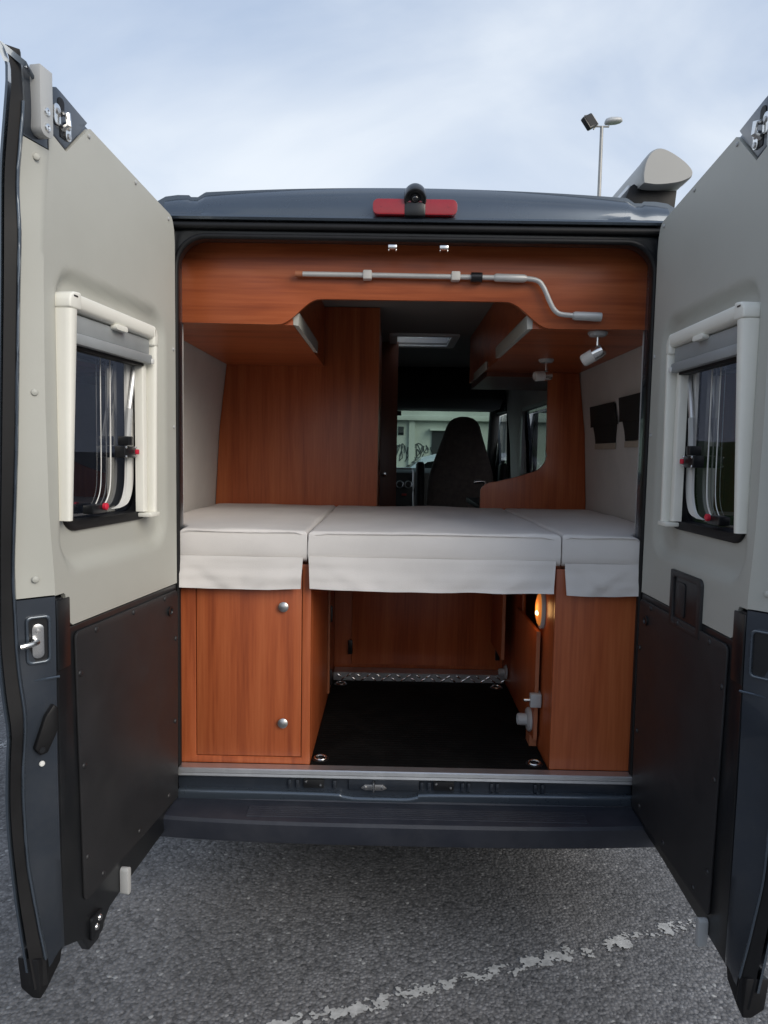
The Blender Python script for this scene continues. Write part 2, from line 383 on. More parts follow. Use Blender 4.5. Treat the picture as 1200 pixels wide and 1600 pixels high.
# black door aperture with rounded top corners, and its rubber seal
hole = rrect(-.777, .777, .515, 2.312, .095, 8, (0, 0, 1, 1))
fin('door_aperture', plate(bmesh.new(), [(-.786, .47), (.786, .47), (.786, 2.371), (-.786, 2.371)], XZ, .002, .040, [hole]), 'black_gloss', van, bev=.003)
sp = rrect(-.7795, .7795, .54, 2.319, .10, 10, (0, 0, 1, 1))
path = [(.7795, .545)]+[p for p in sp if p[1] > .6]+[(-.7795, .545)]
fin('door_seal', tube(bmesh.new(), [(a, -.006, b) for a, b in path], .0095, 10), 'rubber', van, smooth=60)
bm = tube(bmesh.new(), [(-.785, -.006, 2.352), (.785, -.006, 2.352)], .012, 10); fin('top_seal', bm, 'rubber', van, smooth=60)
for x in (-.074, .093):
    bm = B(x-.014, x+.014, -.012, .012, 2.288, 2.300); box(bm, x-.014, x-.010, -.006, .012, 2.282, 2.2875); box(bm, x+.010, x+.014, -.006, .012, 2.282, 2.2875)
    fin('door_striker', bm, 'chrome', van, bev=.002)
# brake light and reversing camera
bl = fin('brake_light', plate(bmesh.new(), rrect(-.139, .131, 2.389, 2.437, .018, 6), XZ, -.030, .030), 'red_lens', van, bev=.006, seg=3)
for x in (-.112, .104): fin('lens_screw', lathe(bmesh.new(), [(.004, 0), (.004, .001), (.002, .001)], (x, -.030, 2.416), (0, -1, 0), 12), 'red_lens', bl)
CA = Vector((0, -.80, -.60)); CO = Vector((-.004, -.012, 2.452))
rc = fin('reversing_camera', lathe(bmesh.new(), [(.026, -.03), (.033, -.024), (.036, -.012), (.036, .032), (.034, .036), (.030, .037), (.028, .030), (.017, .026), (.015, .029), (.0, .029)], CO, CA, 32), 'black_gloss', van)
fin('camera_lens', lathe(bmesh.new(), [(.013, 0), (.011, .004), (.006, .007), (0, .008)], CO+CA*.0292, CA, 18), 'lens_dark', rc)
fin('camera_foot', B(-.038, .030, -.034, .02, 2.384, 2.428), 'black_gloss', rc, bev=.006)
# load sill
fin('load_floor', B(-.955, .955, .022, 4.0, .49, .53), 'dash', van)
st = fin('sill_trim', plate(bmesh.new(), [(-.020, .512), (-.024, .516), (-.022, .524), (-.024, .527), (-.022, .538), (-.018, .541), (.0205, .541), (.0205, .512)], lambda a, b, w: Vector((w, a, b)), -.776, .776), 'alu', van, smooth=30)
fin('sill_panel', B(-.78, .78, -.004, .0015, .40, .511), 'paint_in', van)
lip = [(-.775, .462), (-.50, .461), (-.245, .458), (-.215, .453), (-.185, .448), (-.160, .446), (-.06, .446), (.0, .446), (.025, .449), (.05, .455), (.08, .462), (.40, .466), (.775, .470)]
bm = bmesh.new(); rr = []
for p in smoothpath([(a, 0, b) for a, b in lip], 5):
    x, z = p.x, p.z
    rr.append([Vector((x, yy, z+dz)) for yy, dz in ((-.004, .004), (-.018, .006), (-.026, .006), (-.030, .001), (-.031, -.006), (-.028, -.028), (-.004, -.03))])
loft(bm, rr); fin('sill_lip', bm, 'paint', van, smooth=60)
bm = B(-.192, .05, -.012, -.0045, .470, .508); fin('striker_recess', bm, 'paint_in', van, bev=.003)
sk = fin('striker_plate', plate(bmesh.new(), [(-.150, .480), (-.135, .472), (-.075, .472), (-.060, .480), (-.075, .492), (-.135, .492)], XZ, -.017, -.0125), 'steel', van, bev=.001)
fin('striker_pin', tube(bmesh.new(), [(-.105, -.017, .473), (-.105, -.034, .476), (-.105, -.034, .499), (-.105, -.017, .503)], .004, 8), 'chrome', sk)
for x in (-.135, -.075): fin('striker_bolt', lathe(bmesh.new(), [(.006, 0), (.005, .003), (0, .004)], (x, -.017, .482), (0, -1, 0), 10), 'chrome', sk)
for x in (-.312, .135):
    br_ = fin('sill_bracket', B(x-.035, x+.035, -.016, -.0045, .475, .506), 'black_gloss', van, bev=.002)
    for dx in (-.026, .024): fin('bracket_bolt', lathe(bmesh.new(), [(.005, 0), (.004, .003), (0, .0035)], (x+dx, -.016, .492-dx*.25), (0, -1, 0), 10), 'chrome', br_)
for x in (-.395, -.368, -.24, .06, .085, .20, .222, .30, .32, .45, .475): fin('sill_rib', B(x-.006, x+.006, -.014, -.0045, .472, .502), 'paint_in', van, bev=.003)
# bumper step
bp_ = [(-.033, .436), (-.05, .440), (-.075, .4395), (-.145, .432), (-.158, .429), (-.164, .419), (-.162, .40), (-.150, .352), (-.140, .345), (-.02, .345), (-.02, .452)]
def bsec(x):
    bow = .045*(abs(x)/.95)**3
    return [Vector((x, a+bow*(1 if a < -.08 else .3), b)) for a, b in bp_]
bu = fin('bumper', loft(bmesh.new(), [bsec(x) for x in lin(-.965, .965, 30)]), 'bumper', van, smooth=30)
for i in range(6):
    t = .09+.14*i; y = -.075-.07*t; z = .4395-.0075*t
    bm = bmesh.new(); loft(bm, [[Vector((x, y+dy, z+dz)) for dy, dz in ((-.0035, -.002), (-.0025, .0022), (.0025, .0034), (.0035, -.001))] for x in lin(-.52, .60, 10)])
    fin('step_rib', bm, 'bumper', bu)
for i in range(2): pass
# underbody, wheels, nose, windscreen
fin('underbody', B(-.86, .86, .10, 5.6, .30, .36), 'rubber', van)
fin('floor_pan', B(-.92, .92, .06, 4.4, .361, .485), 'rubber', van)
def wheel(x, y):
    s = 1 if x > 0 else -1
    bm = lathe(bmesh.new(), [(.20, -.10), (.31, -.10), (.34, -.07), (.34, .07), (.31, .10), (.20, .10)], (x, y, .341), (1, 0, 0), 36); wv = fin('wheel', bm, 'tyre', van)
    fin('rim', lathe(bmesh.new(), [(.199, -.06), (.199, .06), (.16, .07), (.06, .05), (.02, .07), (0, .07)], (x, y, .341), (s, 0, 0), 28), 'steel', wv)
for x in (-.82, .82):
    for y in (1.0, 5.0): wheel(x, y)
bm = loft(bmesh.new(), [[Vector((-hw, y, z0)), Vector((hw, y, z0)), Vector((hw, y, z1-.08)), Vector((hw*.93, y, z1)), Vector((-hw*.93, y, z1)), Vector((-hw, y, z1-.08))] for y, z0, z1, hw in ((5.0, .37, 1.34, 1.0), (5.3, .37, 1.28, .98), (5.75, .35, 1.12, .93), (5.95, .35, .80, .84))])
fin('bonnet', bm, 'paint', van)
bm = sheet(bmesh.new(), lin(-.93, .93, 12), lin(0, 1, 6), lambda x, t: Vector((x*(1-.06*t), 5.02-.62*t-.10*(x/.93)**2, 1.33+.78*t)))
thick(bm, (0, .008, 0)); fin('windscreen', bm, 'windscreen_glass', van, smooth=60)
for s in (-1, 1):
    fin('windscreen_pillar', tube(bmesh.new(), [(s*.95, 4.92, 1.30), (s*.90, 4.30, 2.12), (s*.86, 4.2, 2.42)], .05, 10), 'dash', van)
fin('cab_roof', plate(bmesh.new(), [(4.2, 2.40), (4.2, 2.505), (4.45, 2.37), (4.48, 2.13), (4.38, 2.10)], lambda a, b, w: Vector((w, a, b)), -.9, .9), 'paint', van)
ob = fin('overcab_shelf', plate(bmesh.new(), [(3.55, 2.10), (3.55, 2.24), (3.65, 2.359), (4.19, 2.359), (4.36, 2.09), (4.30, 2.04), (3.75, 2.03)], lambda a, b, w: Vector((w, a, b)), -.86, .86), 'dash', van, bev=.01)
fin('sun_visor', B(-.75, .02, 4.12, 4.15, 1.985, 2.028), 'dash', van, bev=.006)
da = fin('dashboard', plate(bmesh.new(), [(4.3, .6), (4.28, 1.30), (4.33, 1.46), (4.45, 1.505), (4.6, 1.47), (4.97, 1.33), (4.97, .6)], lambda a, b, w: Vector((w, a, b)), -.90, .90), 'dash', van, bev=.01)
fin('dash_trim', tube(bmesh.new(), [(-.4, 4.322, 1.50), (.13, 4.322, 1.50), (.145, 4.30, 1.47), (.15, 4.275, 1.1)], .009, 8), 'alu', da)
for x in (.02, .10): fin('air_vent_ring', tube(bmesh.new(), [(x+.032*math.cos(t*.5236), 4.272, 1.35+.032*math.sin(t*.5236)) for t in range(13)], .006, 6), 'steel', da)
fin('warning_button', B(.04, .085, 4.268, 4.279, 1.245, 1.265), 'red_led', da)
# ceiling with hatch opening
hh = [(-.04, 2.03), (.29, 2.03), (.29, 2.42), (-.04, 2.42)]
fin('ceiling_lining', plate(bmesh.new(), [(-.865, .06), (.865, .06), (.865, 3.6), (-.865, 3.6)], XY, 2.361, 2.372, [hh]), 'ceiling', van)
rh = fin('roof_hatch', plate(bmesh.new(), rrect(-.06, .31, 2.01, 2.44, .03), XY, 2.562, 2.572), 'hatch_plastic', van)
fin('hatch_collar', plate(bmesh.new(), [(-.055, 2.015), (.305, 2.015), (.305, 2.435), (-.055, 2.435)], XY, 2.373, 2.5615, [hh]), 'white', rh)
fin('hatch_rim', plate(bmesh.new(), rrect(-.09, .34, 1.98, 2.47, .03), XY, 2.345, 2.3605, [hh]), 'white', rh, bev=.004)

# ------------------------------------------------------------------ rear doors
P0T = [(2.48,-.024),(2.45,-.007),(2.41,-.006),(2.22,-.029),(1.98,-.037),(1.62,-.052),(1.39,-.062),(1.17,-.067),(1.04,-.056),(.967,-.043),(.92,-.050),(.79,-.055),(.69,-.05),(.56,-.037),(.40,-.013),(.34,-.003)]
P1T = [(2.465,-.004),(2.365,.003),(2.315,-.005),(2.2,-.019),(2.1,-.014),(1.99,-.02),(1.62,-.035),(1.34,-.052),(1.165,-.047),(1.09,-.042),(1.0,-.027),(.875,-.038),(.8,-.04),(.64,-.033),(.555,-.018),(.47,-.004),(.41,.010),(.35,.014)]
CRT = [(2.47,.640),(2.32,.652),(2.2,.668),(2.03,.684),(1.74,.688),(1.47,.682),(1.29,.664),(1.16,.664),(.85,.668),(.6,.664),(.37,.655)]
def smooth_tab(t):
    zs = lin(.34, 2.48, 90); v = [interp(t, z) for z in zs]
    for _ in range(2): v = [v[0]]+[(v[i-1]+2*v[i]+v[i+1])/4 for i in range(1, len(v)-1)]+[v[-1]]
    return list(zip(zs, v))
P0T, P1T, CRT = smooth_tab(P0T), smooth_tab(P1T), smooth_tab(CRT)
def rear_door(s, ang, label):
    a = R(ang); H = Vector((s*.775, -.03, 0)); D = Vector((s*math.sin(a), -math.cos(a), 0)); NN = Vector((-s*math.cos(a), -math.sin(a), 0))
    m = lambda u, n, z: H+D*u+NN*n+Vector((0, 0, z))
    mp3 = lambda u, z, n: m(u, n, z)
    left = s < 0
    # painted shell (outer skin and core) with the window cut out
    ztop = lambda u: 2.383+.135*u if u < .62 else 2.4667-.05*((u-.62)/.03)
    def crn(z): return interp(CRT, z)
    outl = [(.0, .44), (.40, .41), (.63, .37), (.640, .42), (.640, 2.452), (.632, 2.464), (.615, 2.468), (.60, 2.466), (.04, 2.390), (.012, 2.367), (.0, 2.32)]
    wh = rrect(.165, .60, 1.42, 1.955, .05, 6)
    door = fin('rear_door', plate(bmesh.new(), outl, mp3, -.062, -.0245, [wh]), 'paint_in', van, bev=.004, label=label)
    P = lambda name, bm, mat, **k: fin(name, bm, mat, door, **k)
    # outer skin: curves from the shell to the lapped free edge
    zs = lin(.40, 2.45, 70)
    def skin(u, z):
        t = max(0, (u-.62)/.15); n = -.066+(interp(P0T, z)-.004+.066)*t**1.6
        zz = z if u < .6 else z+(z-1.4)*.012*t
        return m(u, n-.0015, min(zz, 2.40+.11*u) if z > 2.3 else zz)
    bm = sheet(bmesh.new(), [-.012, .05, .165, .3, .45, .60, .64, .67, .70, .73, .755, .77], zs, skin, lambda u, z: not (.165 < u < .60 and 1.42 < z < 1.955))
    thick(bm, NN*-.006); P('outer_skin', bm, 'paint', smooth=50)
    # free edge: trim strip above, painted pillar below, rubber weatherstrip and lapped flange
    def strip(z0, z1, nn, ca, cb):
        zz = lin(z0, z1, nn); bm = bmesh.new()
        sheet(bm, [0, .25, .5, .75, 1], zz, lambda t, z: (lambda A, Bq: m(A[0]+(Bq[0]-A[0])*t, A[1]+(Bq[1]-A[1])*t+.006*math.sin(math.pi*t)*0, z))(ca(z), cb(z)))
        thick(bm, D*-.012+NN*-.006); return bm
    cc = lambda z: (crn(z), 0.0)
    c2 = lambda z: (.730, interp(P1T, z)-.004)
    c1 = lambda z: (.744, interp(P1T, z))
    c0 = lambda z: (.768, interp(P0T, z))
    up = (1.272, 2.305)
    P('edge_trim', strip(*up, 40, lambda z: (cc(z)[0], .001), c2), 'trim', smooth=50)
    P('edge_pillar', strip(.375, 1.268, 40, cc, c2), 'paint_in', smooth=50)
    P('edge_pillar_top', strip(2.308, 2.455, 12, cc, c2), 'paint_in', smooth=50)
    P('edge_fold', strip(.40, 2.465, 70, c2, c1), 'paint', smooth=50)
    P('weatherstrip', strip(.345, 2.478, 80, lambda z: (c1(z)[0]+.001, c1(z)[1]+.001), c0), 'rubber', smooth=50)
    hl = [m(c1(z)[0]+.003, c1(z)[1]+.003, z) for z in lin(.41, 2.37, 80)]; P('edge_bead', tube(bmesh.new(), hl, .0035, 6), 'paint', smooth=60)
    # torn-looking lapped corners of the outer skin at top and bottom
    P('skin_corner', loft(bmesh.new(), [[m(.766, -.012, 2.44), m(.772, -.016, 2.46), m(.775, -.02, 2.44)], [m(.772, -.022, 2.474), m(.778, -.028, 2.482), m(.78, -.03, 2.47)], [m(.74, .010, 2.442), m(.745, .012, 2.452), m(.75, .008, 2.44)], [m(.70, .006, 2.432), m(.703, .006, 2.437), m(.706, .0, 2.432)]]), 'paint', smooth=60)
    P('skin_foot', loft(bmesh.new(), [[m(.66, .0, .385), m(.66, -.05, .385), m(.765, -.05, .42), m(.765, .005, .42)], [m(.68, .006, .355), m(.70, -.05, .345), m(.768, -.04, .345), m(.764, .008, .345)], [m(.735, .008, .328), m(.735, -.02, .325), m(.766, -.012, .322), m(.766, .010, .322)]]), 'rubber', bev=.004)
    # moulded upper trim panel
    us = [0, .004, .012, .022, .034]+lin(.055, .48, 34)+[.486, .50, .515, .53, .545, .56, .575, .586, .595, .605, .612, .618, .624, .63, .64, .65, .6555, 1.0]
    def zt(u):
        if u < .034: return 2.29+.078*math.sqrt(max(0, 1-((.034-u)/.034)**2))
        if u < .483: return 2.368+.0615*(u-.034)/.449
        if u < .586: return 2.4295-.0995*(u-.483)/.103
        return 2.330+.022*(u-.586)/.07
    zb = lambda u: 1.183+.087*sst(.600, .628, u)
    def tn(u, z):
        du = max(.155-u, u-.56, 0); dz = max(1.40-z, z-1.975, 0)
        din = max(.155-u, u-.56, 1.40-z, z-1.975)
        d = math.hypot(du, dz) if din > 0 else din
        n = -.021*(1-sst(.05, .085, d))
        n += .004*math.sin(max(0, min(1, (z-1.2)/1.2))*math.pi)*0
        return n+.0005
    rows = 96
    bm = bmesh.new(); g = []
    for u in us[:-1]:
        g.append([bm.verts.new(m(u if True else 0, tn(u, zb(u)+(zt(u)-zb(u))*j/rows), zb(u)+(zt(u)-zb(u))*j/rows)) for j in range(rows+1)])
    g.append([bm.verts.new(m(crn(z)-.0005, .0005, z)) for z in [zb(.66)+(zt(.66)-zb(.66))*j/rows for j in range(rows+1)]])
    for i in range(len(g)-1):
        for j in range(rows):
            u = (us[i]+min(us[i+1], .66))/2; z = zb(u)+(zt(u)-zb(u))*(j+.5)/rows
            if not (.175 < u < .590 and 1.432 < z < 1.945): bm.faces.new((g[i][j], g[i+1][j], g[i+1][j+1], g[i][j+1]))
    for v in [v for v in bm.verts if not v.link_faces]: bm.verts.remove(v)
    bmesh.ops.recalc_face_normals(bm, faces=bm.faces)
    thick(bm, NN*-.0235 if False else NN*-.012); P('upper_trim_panel', bm, 'trim', smooth=35)
    def screw(u, z, n=.001, r=.0075, mat='trim'):
        P('screw', lathe(bmesh.new(), [(r, 0), (r*.8, .003), (r*.3, .0042), (0, .0043)], m(u, n, z), NN, 12), mat)
    for u, z in ((.489, 2.408), (.253, 2.383), (.045, 2.350), (.004+.012, 1.95), (.016, 1.70)): screw(u, z, mat='grey_plastic', r=.006)
    for z, uu in ((2.275, .695), (1.75, .706), (1.315, .702)):
        P('screw', lathe(bmesh.new(), [(.0085, 0), (.007, .003), (.003, .0045), (0, .0046)], m(uu, interp(P1T, z)*.5+.0015, z), NN*.7+D*.7, 12), 'trim')
    # black lower lining and screwed-on panel
    low = [(.001, .425), (.0, .385), (.375, .345), (.44, .335), (.50, .282), (.545, .283), (.575, .335), (.655, .372), (.657, 1.262), (.632, 1.262), (.612, 1.235), (.606, 1.1795), (.001, 1.1795)]
    if not left: low = [(.001, .44), (.0, .425), (.24, .412), (.60, .378), (.655, .372)]+low[8:]
    P('lower_lining', plate(bmesh.new(), low, mp3, -.024, -.001), 'black_gloss', bev=.003)
    pan = [(.012, .452), (.018, .450), (.555, .436), (.567, .440), (.572, .451), (.592, 1.145), (.588, 1.157), (.578, 1.163), (.02, 1.163), (.008, 1.155), (.004, 1.14)]
    P('lower_panel', plate(bmesh.new(), pan, mp3, -.0005, .007), 'black_panel', bev=.003)
    for u, z in ((.499, 1.147), (.30, 1.149), (.10, 1.149), (.575, 1.052), (.565, .804), (.556, .552), (.483, .462), (.28, .472), (.083, .486), (.022, 1.0), (.03, .72)):
        P('screw', lathe(bmesh.new(), [(.0085, 0), (.007, .003), (.003, .0045), (0, .0046)], m(u, .007, z), NN, 12), 'black_panel')
    P('grommet', lathe(bmesh.new(), [(.016, 0), (.016, .006), (.011, .006), (.009, .002), (0, .002)], m(.068, .007, 1.102), NN, 18), 'black_gloss')
    cu_, cz_ = (.376, .376) if left else (.555, .385)
    P('door_buffer', plate(bmesh.new(), rrect(cu_-.010, cu_+.010, cz_-.04, cz_+.04, .0095, 5), mp3, .0, .024), 'grey_plastic', bev=.004)
    if left: P('lower_latch', plate(bmesh.new(), rrect(.488, .545, .305, .37, .012), mp3, .0, .008), 'black_gloss', bev=.002)
    for u, z in ((.505, .350), (.521, .334)) if left else (): P('latch_rivet', lathe(bmesh.new(), [(.009, 0), (.007, .004), (0, .005)], m(u, .008, z), NN, 12), 'chrome')
    # top latch plate
    tl = [(.486, 2.441), (.580, 2.340), (.588, 2.335), (.640, 2.350), (.645, 2.36), (.641, 2.44), (.632, 2.457), (.615, 2.465), (.60, 2.463)]
    P('latch_plate', plate(bmesh.new(), tl, mp3, -.024, -.003), 'paint_in', bev=.002)
    P('latch_slot', plate(bmesh.new(), rrect(.588, .612, 2.408, 2.447, .010, 6), mp3, -.0028, -.001), 'rubber')
    P('latch_slot', plate(bmesh.new(), rrect(.586, .606, 2.357, 2.385, .003, 3), mp3, -.0028, -.001), 'rubber')
    P('latch_hook', tube(bmesh.new(), [m(.598, -.002, 2.413), m(.598, .014, 2.409), m(.598, .016, 2.385), m(.597, -.002, 2.378)], .007, 8), 'chrome')
    P('latch_flange', plate(bmesh.new(), rrect(.607, .632, 2.377, 2.425, .011, 5), mp3, -.0028, .002), 'chrome', bev=.001)
    P('latch_flange', plate(bmesh.new(), rrect(.566, .588, 2.358, 2.402, .010, 5), mp3, -.0028, .002), 'chrome', bev=.001)
    for u, z in ((.620, 2.408), (.577, 2.389), (.577, 2.368)): P('latch_screw', lathe(bmesh.new(), [(.0075, 0), (.006, .004), (0, .005)], m(u, .002, z), NN, 12), 'steel')
    # frame for things fixed on the slanting free edge
    def bkf(z0):
        ua, ub, nb_ = crn(z0), .722, interp(P1T, z0)-.004; ln = math.hypot(ub-ua, nb_); e1 = (D*(ub-ua)+NN*nb_)/ln; en = (NN*(ub-ua)-D*nb_)/ln
        return (lambda p, z, q: m(ua, .002, 0)+e1*p+en*q+Vector((0, 0, z))), en
    bk, EN = bkf(2.36)
    P('stop_bracket', plate(bmesh.new(), rrect(.020, .062, 2.318, 2.465, .016, 5, (1, 1, 0, 0)), bk, -.004, .022), 'grey_plastic', bev=.0015)
    for z in (2.372, 2.338): P('bracket_screw', lathe(bmesh.new(), [(.009, 0), (.008, .004), (.003, .005), (0, .003)], bk(.042, z, .022), EN, 14), 'chrome')
    bk, EN = bkf(1.17)
    lb = P('edge_latch', plate(bmesh.new(), rrect(.014, .070, 1.112, 1.228, .012, 5), bk, -.006, .010, [rrect(.021, .063, 1.119, 1.221, .009, 5)]), 'paint', bev=.003)
    P('latch_recess', plate(bmesh.new(), rrect(.0205, .0635, 1.1185, 1.2215, .009, 5), bk, -.006, .003), 'black_gloss')
    if left: P('latch_keeper', plate(bmesh.new(), rrect(.030, .056, 1.126, 1.208, .012, 6), bk, .0032, .0075), 'chrome', bev=.001)
    if left: P('latch_bar', tube(bmesh.new(), [bk(.052, 1.170, .006), bk(.050, 1.170, .026), bk(.062, 1.168, .034), bk(.088, 1.165, .034)], .007, 8), 'chrome')
    if left: P('keeper_screw', lathe(bmesh.new(), [(.006, 0), (.005, .003), (0, .0035)], bk(.043, 1.192, .0075), EN, 10), 'steel')
    P('latch_cover', plate(bmesh.new(), rrect(.612, .664, 1.085, 1.258, .014, 5, (0, 0, 0, 0)), mp3, -.001, .006), 'black_gloss', bev=.003)
    P('edge_seam', tube(bmesh.new(), [bk(-.004, 1.072, .004), bk(.07, 1.072, .004)], .003, 6), 'paint')
    bk, EN = bkf(.95)
    if left:
        P('rubber_wedge', plate(bmesh.new(), [(.030, .895), (.048, .893), (.060, .912), (.034, .985), (.014, 1.010), (.004, 1.0), (.004, .945)], bk, -.004, .014), 'rubber', bev=.004)
        P('wedge_hole', lathe(bmesh.new(), [(.007, 0), (.007, .002), (0, .002)], bk(.044, .907, .0142), EN, 12), 'black_gloss')
    if left: P('edge_plug', lathe(bmesh.new(), [(.007, 0), (.006, .003), (0, .004)], bk(.040, .868, .001), EN, 12), 'white')
    if not left:
        hd = P('grab_recess', plate(bmesh.new(), rrect(.240, .440, 1.135, 1.300, .02, 5, (0, 0, 1, 0)), mp3, -.020, .009, [rrect(.262, .418, 1.150, 1.282, .012)]), 'black_panel', bev=.003)
        P('grab_back', plate(bmesh.new(), rrect(.258, .422, 1.146, 1.286, .012), mp3, .0012, .003), 'black_gloss')
        P('grab_tab', plate(bmesh.new(), rrect(.275, .335, 1.17, 1.27, .01), mp3, .0031, .006), 'black_panel', bev=.001)
    # hinged tinted window and roller blind frame
    P('window_rubber', plate(bmesh.new(), rrect(.160, .605, 1.415, 1.960, .055, 7), mp3, -.064, -.012, [rrect(.188, .577, 1.440, 1.935, .045, 7)]), 'rubber', bev=.004)
    P('window_pane', plate(bmesh.new(), rrect(.180, .585, 1.432, 1.943, .05, 7), mp3, -.058, -.052), 'tint')
    pth = smoothpath([m(.236, -.036, 1.885), m(.237, -.036, 1.75), m(.238, -.036, 1.58), m(.246, -.036, 1.51), m(.272, -.036, 1.468), m(.32, -.036, 1.455)], 6)
    bm = loft(bmesh.new(), [[p+NN*q+wv for q, wv in ((-.004, D*-.019), (-.004, D*.019), (.004, D*.019), (.004, D*-.019))] for p in pth]); P('pane_border', bm, 'white')
    for du, nn_, rr_ in ((.085, -.046, .0022), (.135, -.046, .0014)):      # thin white tubes imitate the border's bright reflection in the pane
        P('pane_reflection', tube(bmesh.new(), smoothpath([m(.236+du, nn_, 1.88), m(.238+du, nn_, 1.70), m(.240+du, nn_, 1.56), m(.250+du, nn_, 1.50), m(.280+du, nn_, 1.462)], 6), rr_, 6), 'white', smooth=60)
    P('stay_arm', tube(bmesh.new(), [m(.222, -.022, 1.89), m(.262, -.02, 1.74), m(.282, -.018, 1.655)], .007, 8), 'alu')
    P('stay_arm', tube(bmesh.new(), [m(.262, -.020, 1.742), m(.284, -.016, 1.648)], .0095, 8), 'grey_plastic')
    lk = P('stay_catch', B(.246, .312, -.042, -.008, 1.600, 1.634, f=m), 'black_gloss', bev=.004)
    P('stay_catch', B(.272, .296, -.040, -.004, 1.635, 1.662, f=m), 'black_gloss', bev=.003)
    P('catch_button', B(.246, .262, -.006, .002, 1.610, 1.625, f=m), 'red_button', bev=.003)
    for u in (.25, .305):
        for z in (1.604, 1.630): P('catch_screw', lathe(bmesh.new(), [(.004, 0), (.003, .002), (0, .0025)], m(u, -.008, z), NN, 8), 'chrome')
    P('pane_catch', B(.40, .47, -.046, -.014, 1.450, 1.474, f=m), 'black_gloss', bev=.004)
    P('catch_button', lathe(bmesh.new(), [(.010, 0), (.010, .008), (.006, .011), (0, .012)], m(.418, -.013, 1.468), NN, 14), 'red_button')
    # bars of the blind frame
    def bar(p0, p1, w0, w1, d0, d1, name, mat='cream', flat=.3):
        # p(u,z) ends, w half width across, d height above the panel
        (ua, za), (ub, zb_) = p0, p1; ln = math.hypot(ub-ua, zb_-za); t = ((ub-ua)/ln, (zb_-za)/ln); q = (-t[1], t[0])
        rs = []
        for k in range(9):
            f = k/8; w_ = w0+(w1-w0)*f; d_ = d0+(d1-d0)*f
            cx, cz = ua+(ub-ua)*f, za+(zb_-za)*f; rr = []
            for c, n in ((-1, -.018), (-1, d_*.55), (-.86, d_*.86), (-.55, d_), (.55, d_), (.86, d_*.86), (1, d_*.55), (1, -.018)):
                rr.append(m(cx+q[0]*c*w_, n, cz+q[1]*c*w_))
            rs.append(rr)
        return P(name, loft(bmesh.new(), rs), mat, smooth=55)
    bar((.619, 1.447), (.619, 1.955), .009, .018, .018, .036, 'blind_side_bar')
    arc = [(.612, 1.953), (.612, 1.963), (.604, 1.972), (.59, 1.9765)]
    bm = bmesh.new(); rs = []
    top = [(.6405, 1.954), (.6405, 1.975), (.634, 1.992), (.618, 2.001), (.60, 2.001), (.582, 1.998)]
    plate(bm, [(.590, 1.956), (.6375, 1.956), (.6375, 1.975), (.632, 1.988), (.618, 1.996), (.60, 1.998), (.590, 1.998)], mp3, -.018, .0365); P('blind_corner', bm, 'cream', bev=.012, seg=3)
    bar((.203, 1.972), (.591, 1.976), .021, .021, .030, .034, 'blind_head_bar')
    bm = bmesh.new(); plate(bm, [(.176, 1.93), (.206, 1.93), (.206, 1.9935), (.196, 1.990), (.183, 1.980), (.176, 1.966)], mp3, -.018, .031); P('blind_corner', bm, 'cream', bev=.009, seg=3)
    bar((.188, 1.437), (.188, 1.932), .011, .011, .024, .030, 'blind_side_bar')
    bar((.222, 1.440), (.222, 1.90), .013, .013, .008, .008, 'blind_guide', 'cream')
    P('guide_foot', B(.176, .236, -.012, .03, 1.424, 1.4365, f=m), 'cream', bev=.003)
    P('blind_roll', B(.206, .594, -.018, .016, 1.905, 1.9505, f=m), 'blind', bev=.005)
    P('blind_rail', B(.206, .594, -.018, .026, 1.876, 1.9045, f=m), 'blind', bev=.006)
    P('blind_seal', B(.236, .594, -.018, .012, 1.868, 1.8755, f=m), 'rubber')
    P('blind_tab', plate(bmesh.new(), rrect(.365, .425, 1.942, 1.956, .0065, 5), mp3, .016, .034), 'cream', bev=.002)
    P('rail_stop', B(.208, .222, .0265, .031, 1.878, 1.892, f=m), 'white', bev=.001)
    P('head_slot', B(.606, .622, .0360, .0372, 1.984, 1.988, f=m), 'black_gloss')
    # door hinges on the body side
    for z in (.75, 1.30, 2.05): P('hinge', B(-.03, .02, -.075, -.0630, z-.04, z+.04, f=m), 'paint', bev=.003)
    return door
rear_door(-1, 8, 'open rear door with beige trim, no grab handle')
rear_door(1, 1, 'open rear door with black grab recess below its window')

# ------------------------------------------------------------------ furniture
FB = (.02, 1.25)
def cabinet_l():
    t = thing('bed_base_cabinet', 'cherry wood bed base cabinet with a hinged door and two knobs', 'cabinet', (-.55, .5, .53))
    fin('front_frame', plate(bmesh.new(), [(-.785, .5415), (-.331, .5415), (-.331, 1.245), (-.785, 1.245)], XZ, .024, .040, [[(-.727, .565), (-.360, .565), (-.360, 1.225), (-.727, 1.225)]]), 'wood_v', t, bev=.0012)
    d = fin('cabinet_door', B(-.7245, -.3625, .025, .041, .568, 1.222), 'wood_v', t, bev=.002)
    for x, z in ((-.424, 1.098), (-.424, .690)):
        fin('knob', lathe(bmesh.new(), [(.012, 0), (.010, .004), (.017, .008), (.0175, .012), (.012, .016), (0, .018)], (x, .025, z), (0, -1, 0), 24), 'steel', d)
    fin('side_panel', B(-.348, -.332, .0405, 1.08, .5305, 1.245), 'wood_v', t, bev=.001)
    fin('top_board', B(-.76, -.332, .05, 1.20, 1.2455, 1.256), 'wood_edge', t)
    fin('hinge_strip', B(-.3315, -.322, .70, .73, .56, 1.15), 'wood_edge', t, bev=.002)
    for z in (.62, .91): fin('hinge', B(-.3315, -.314, .735, .765, z-.035, z+.035), 'black_gloss', t, bev=.003)
